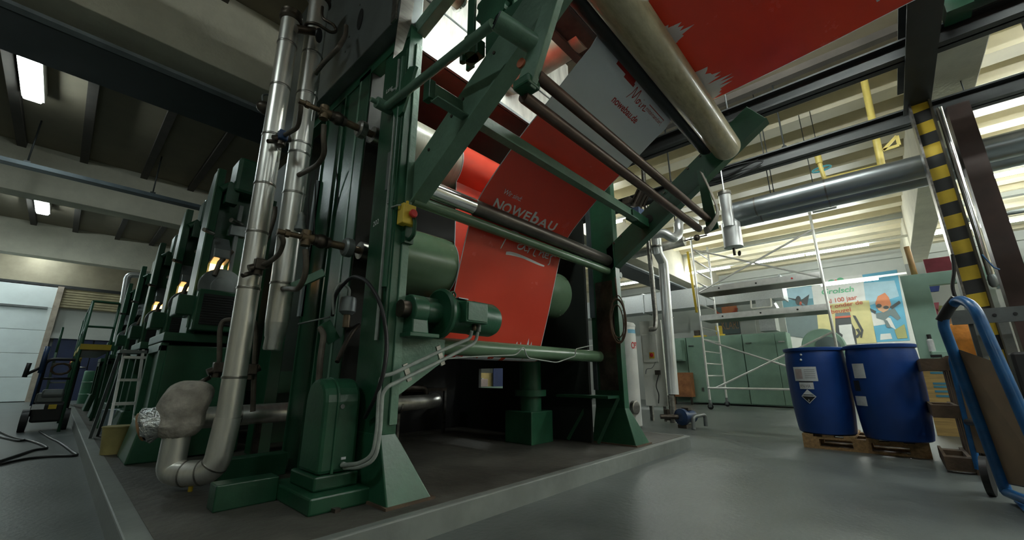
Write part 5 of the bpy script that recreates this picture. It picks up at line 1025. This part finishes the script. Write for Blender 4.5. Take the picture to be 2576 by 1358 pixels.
# ------------------------------------------------------------------ posters on the far side wall
PX = 19.6
def poly(mb, pts, x, th=.012): return mb.prism([P(a, b2, 'x', x) for a, b2 in pts], (th, 0, 0))
def poster(lab, pts, m_): t = thing('poster', tuple(P(*pts[0], 'x', PX)), lab, 'poster'); poly(MB(), pts, PX-.02, .02).build('sheet', m_, t); return t
def pp(t, name, pts, m_, k=1): return poly(MB(), pts, PX-.02-.012*k, .008).build(name, m_, t)
def blob(cx, cy, rx, ry, n=20): return [(cx+rx*math.cos(2*PI*k/n), cy+ry*math.sin(2*PI*k/n)) for k in range(n)]
t = poster('torn teal poster with a dark insect like flyer over grey hills', [(1956, 724), (2041, 718), (2060, 830), (2021, 850), (1945, 835)], P_TEAL)
pp(t, 'hills', [(1972, 788), (2000, 772), (2052, 770), (2060, 830), (2021, 850), (1960, 840)], P_GRY); pp(t, 'sky', [(1957, 726), (2041, 720), (2046, 750), (1962, 756)], P_LSKY)
pp(t, 'flyer_body', blob(2008, 756, 7, 12), P_DRK, 2); pp(t, 'flyer_wing', [(1973, 747), (2003, 752), (2004, 757)], P_DRK, 2); pp(t, 'flyer_wing', [(2036, 740), (2030, 770), (2012, 757)], P_DRK, 2); pp(t, 'flyer_leg', [(2010, 760), (2026, 772), (2022, 776)], P_DRK, 3); pp(t, 'red_spot', blob(2014, 763, 3, 5), P_RED, 3)
t = poster('beer poster with a swing top bottle, green name and red slogan', [(2041, 722), (2076, 702), (2168, 690), (2205, 862), (2062, 868)], P_WHT)
pp(t, 'yellow_field', [(2053, 768), (2186, 755), (2205, 862), (2062, 868)], P_YEL)
q = P(2068, 741, 'x', PX-.05); mb = MB()
for s, a, b2, hgt, m_ in (('Grolsch', (2067, 742), (2149, 732), 15, P_GRN),): put_text(mb, s, q, V((0, -1, 0)), V((0, 0, 1)), width=abs(P(*b2, 'x', PX-.05).y-q.y), height=.2, bold=.02, shear=.2)
mb.build('green_lettering', P_GRN, t); mb = MB()
for s, a, b2, hh in (('Al 100 jaar', (2078, 764), (2157, 752), .16), ('er onder de', (2080, 777), (2171, 764), .15), ('beugel', (2092, 789), (2141, 783), .16)):
    q = P(*a, 'x', PX-.05); e = P(*b2, 'x', PX-.05); put_text(mb, s, q, V((0, -1, (e.z-q.z)/abs(e.y-q.y))), V((0, 0, 1)), width=abs(e.y-q.y), height=hh, bold=.015)
mb.build('red_lettering', P_RED, t)
pp(t, 'hop_leaf', blob(2092, 708, 9, 5), P_GRN); pp(t, 'hop_leaf', blob(2114, 704, 9, 6), P_GRN); pp(t, 'hop_cone', blob(2103, 709, 5, 6), P_RED, 2)
pp(t, 'bottle_body', [(2101, 800), (2140, 798), (2142, 812), (2152, 830), (2156, 866), (2108, 868), (2102, 830)], P_DRK, 2); pp(t, 'bottle_cap', [(2101, 788), (2138, 785), (2140, 798), (2101, 801)], P_GRY, 3); pp(t, 'cap_band', [(2101, 796), (2140, 793), (2140, 798), (2101, 801)], P_RED, 4)
pp(t, 'bottle_label', [(2110, 818), (2142, 815), (2145, 838), (2152, 866), (2116, 868), (2120, 842), (2112, 836)], P_WHT, 4)
poly(MB(), [(2145, 793), (2152, 794), (2172, 830), (2168, 850), (2164, 848), (2166, 832)], PX-.06, .01).build('swing_wire', P_DRK, t); pp(t, 'wire_loop', [(2152, 828), (2160, 826), (2166, 838), (2158, 850), (2150, 848), (2160, 838)], P_DRK, 3)
t = poster('sky poster of a skydiver in an orange hood and dark goggles', [(2169, 691), (2256, 678), (2289, 856), (2206, 860)], P_SKY)
pp(t, 'cloud', [(2172, 712), (2250, 705), (2262, 745), (2180, 770)], P_LSKY); pp(t, 'cloud', [(2190, 785), (2240, 800), (2255, 830), (2230, 815), (2198, 820)], P_WHT); pp(t, 'cloud', [(2215, 840), (2240, 838), (2245, 852), (2214, 855)], P_WHT)
pp(t, 'hood', [(2202, 762), (2208, 745), (2226, 736), (2236, 748), (2242, 765), (2238, 775), (2205, 775)], P_ORG, 2); pp(t, 'face', [(2204, 770), (2240, 768), (2234, 780), (2222, 786), (2210, 780)], P_SKIN, 3)
pp(t, 'goggle', blob(2211, 769, 7, 5), P_DRK, 4); pp(t, 'goggle', blob(2229, 773, 7, 4), P_DRK, 4)
pp(t, 'suit', [(2203, 788), (2222, 784), (2250, 775), (2266, 800), (2258, 806), (2240, 792), (2225, 806), (2205, 800)], P_GRY, 2); pp(t, 'arm', [(2238, 772), (2262, 756), (2266, 762), (2244, 778)], P_DRK, 3); pp(t, 'arm', [(2188, 775), (2204, 782), (2202, 790), (2190, 782)], P_DRK, 3)
pp(t, 'leg', [(2222, 803), (2232, 806), (2242, 824), (2232, 824)], P_GRY, 3); pp(t, 'distant_land', [(2250, 830), (2275, 815), (2283, 850), (2258, 852)], P_OLV, 2)
# ------------------------------------------------------------------ mint booth at the right
k_ = thing('painted_booth', (8, -.5, 0), 'mint green booth frame with window opening behind the drums', 'booth')
bx = 8.0; yl = -.3; yr_ = -.57
MB().box(bx, bx+.1, yr_, yl, .95, 2.16).build('corner_post', GKI, k_, bev=.006); MB().box(bx, bx+.1, -5, yr_+.01, 1.98, 2.16).build('top_rail', GKI, k_, bev=.006)
MB().box(bx-.06, bx+.3, -.72, yl-.12, .955, 1.08).build('sill', GKI, k_, bev=.01); q = P(2353, 893, 'x', bx-.06); MB().box(bx-.066, bx-.06, q.y-.06, q.y+.05, 1.0, 1.035).build('slot', INK, k_)
cfront = MB().box(bx+.0, bx+.08, -3, -.28, .0, .95).build('counter_front', mat('ochre plank', (.5, .33, .12), .7, var=.3, scale=5, stretch=(1, .6, 6)), k_)
for z in (.5, .56, .62, .66, .8): MB().box(bx-.004, bx, -.68, -.36, z-.014, z+.014).build('blue_scrawl', P_SKY, cfront)
t = thing('spray_bottle', (bx, -.46, 1.08), 'white tube with black cap on the booth sill', 'bottle'); q = P(2346, 882, 'x', bx); MB().lathe((bx, q.y, 1.082), (0, 0, 1), [(.035, 0), (.035, .15), (.02, .17)], 16).build('tube', PAPR, t); MB().cyl((bx, q.y, 1.25), (bx, q.y, 1.31), .022, 12).build('cap', INK, t)
tag(MB().box(8.02, 8.07, -1.0, -.58, 2.16, 2.36).build('maroon_board', mat('maroon board', (.3, .05, .07), .6)), 'maroon board above the booth rail left of the striped post', 'board')
tag(MB().cyl((8.2, -.47, 2.16), (8.2, -.46, 2.62), .035, 8).build('ochre_pole', mat('ochre pole', (.55, .34, .15), .6)), 'thin ochre pole rising above the booth', 'pole')
bw = thing('print_board', (9.4, -2, 0), 'pale board covered in colourful prints inside the booth', 'board'); MB().box(9.4, 9.45, -5.2, -.45, 0, 2.6).build('sheet', WALL, bw)
def bp_(name, pts, m_, k=0): return poly(MB(), pts, 9.39-.006*k, .008).build(name, m_, bw)
bp_('blue_print', [(2327, 722), (2364, 718), (2362, 732), (2328, 736)], mat('print navy', (.03, .06, .25), .5)); bp_('pink_print', [(2340, 762), (2362, 760), (2360, 800), (2345, 790)], P_PNK); bp_('olive_print', [(2352, 768), (2400, 770), (2425, 832), (2380, 836)], P_OLV); bp_('cream_print', [(2378, 800), (2408, 795), (2415, 815), (2390, 822)], P_SKIN, 1)
bp_('grey_print', [(2505, 700), (2545, 695), (2530, 725), (2508, 725)], P_GRY); bp_('yellow_print', [(2545, 698), (2590, 685), (2590, 705), (2550, 710)], mat('print ochre', (.6, .4, .03), .5)); bp_('mask_print', [(2545, 720), (2580, 715), (2580, 740), (2550, 738)], P_WHT, 1); bp_('neck_print', [(2552, 738), (2570, 738), (2572, 765), (2556, 765)], P_GRY, 1); bp_('red_print', [(2560, 825), (2585, 822), (2590, 845), (2568, 848)], P_RED)
bp_('colour_print', [(2580, 745), (2600, 742), (2600, 780), (2578, 775)], P_YEL)
j = thing('orange_jacket', tuple(P(2420, 860, 'x', 8.8)), 'orange cloth jacket hanging inside the booth behind the hand truck', 'jacket')
q = P(2424, 852, 'x', 8.85); jb = MB(); rows = [(-.27, .2), (-.2, .25), (-.1, .26), (0, .26), (.1, .25), (.18, .2), (.23, .1)]; n = 20; vs = []
for dz, r in rows: vs += [(q.x+.1*math.sin(2*PI*k/n), q.y+(r+.012*math.sin(k*2.3+dz*20))*math.cos(2*PI*k/n), q.z+dz) for k in range(n)]
jb.add(vs, [(i*n+k, i*n+(k+1) % n, (i+1)*n+(k+1) % n, (i+1)*n+k) for i in range(len(rows)-1) for k in range(n)]+[tuple(range(n))[::-1], tuple(range(n*6, n*7))], True); jb.build('body', ORG_, j, sub=1)
for k, (z, m_) in enumerate(((-.31, INK), (-.35, BLT), (-.385, ORG_))): MB().box(q.x-.08, q.x+.08, q.y-.22, q.y+.2, q.z+z-.018, q.z+z+.018).build('hem_band', m_, j)
tag(MB().box(8.7, 8.9, q.y-.25, q.y+.2, .0, q.z-.42).build('blue_crate', mat('pale blue box', (.35, .5, .65), .6)), 'pale blue box below the orange jacket', 'box')
tag(MB().box(8.3, 8.36, q.y-.36, q.y-.26, 0, 2.0).build('white_upright', WALL), 'white upright beside the orange jacket', 'post')
# ducting and conduit seen high at the right
tag(MB().cyl((12.2, -6, 3.9), (12.2, -1.5, 3.9), .05, 10).build('roof_cable_tray', GRY), 'thin grey pipe under the deck at the far right', 'pipe')
t = thing('steel_bracket', tuple(P(2400, 40, 'z', 4.2)), 'dark green steel bracket plate hanging high at the top right', 'bracket'); q = P(2395, 30, 'z', 4.0); MB().box(q.x-.1, q.x+.12, q.y-.12, q.y+.05, 3.95, 4.35).box(q.x-.05, q.x+.3, q.y-.8, q.y-.1, 4.1, 4.25).build('plate', GD, t)
names = {}
for o in COL.objects:
    if o.parent is None and 'category' in o.keys(): names.setdefault(o.name.split('.')[0], []).append(o)
for k, v in names.items():
    if len(v) > 1:
        for o in v:
            if 'group' not in o.keys(): o['group'] = k.replace('_', ' ')+'s in the hall'
# ================================================================== VIEW
S.view_settings.view_transform = 'Standard'; S.view_settings.look = 'None'; S.view_settings.exposure = 1.6; S.view_settings.gamma = 1; S.view_settings.use_curve_mapping = False
w = bpy.data.worlds.new('world'); S.world = w; w.use_nodes = True; w.node_tree.nodes['Background'].inputs[0].default_value = (.5, .6, .6, 1); w.node_tree.nodes['Background'].inputs[1].default_value = .02
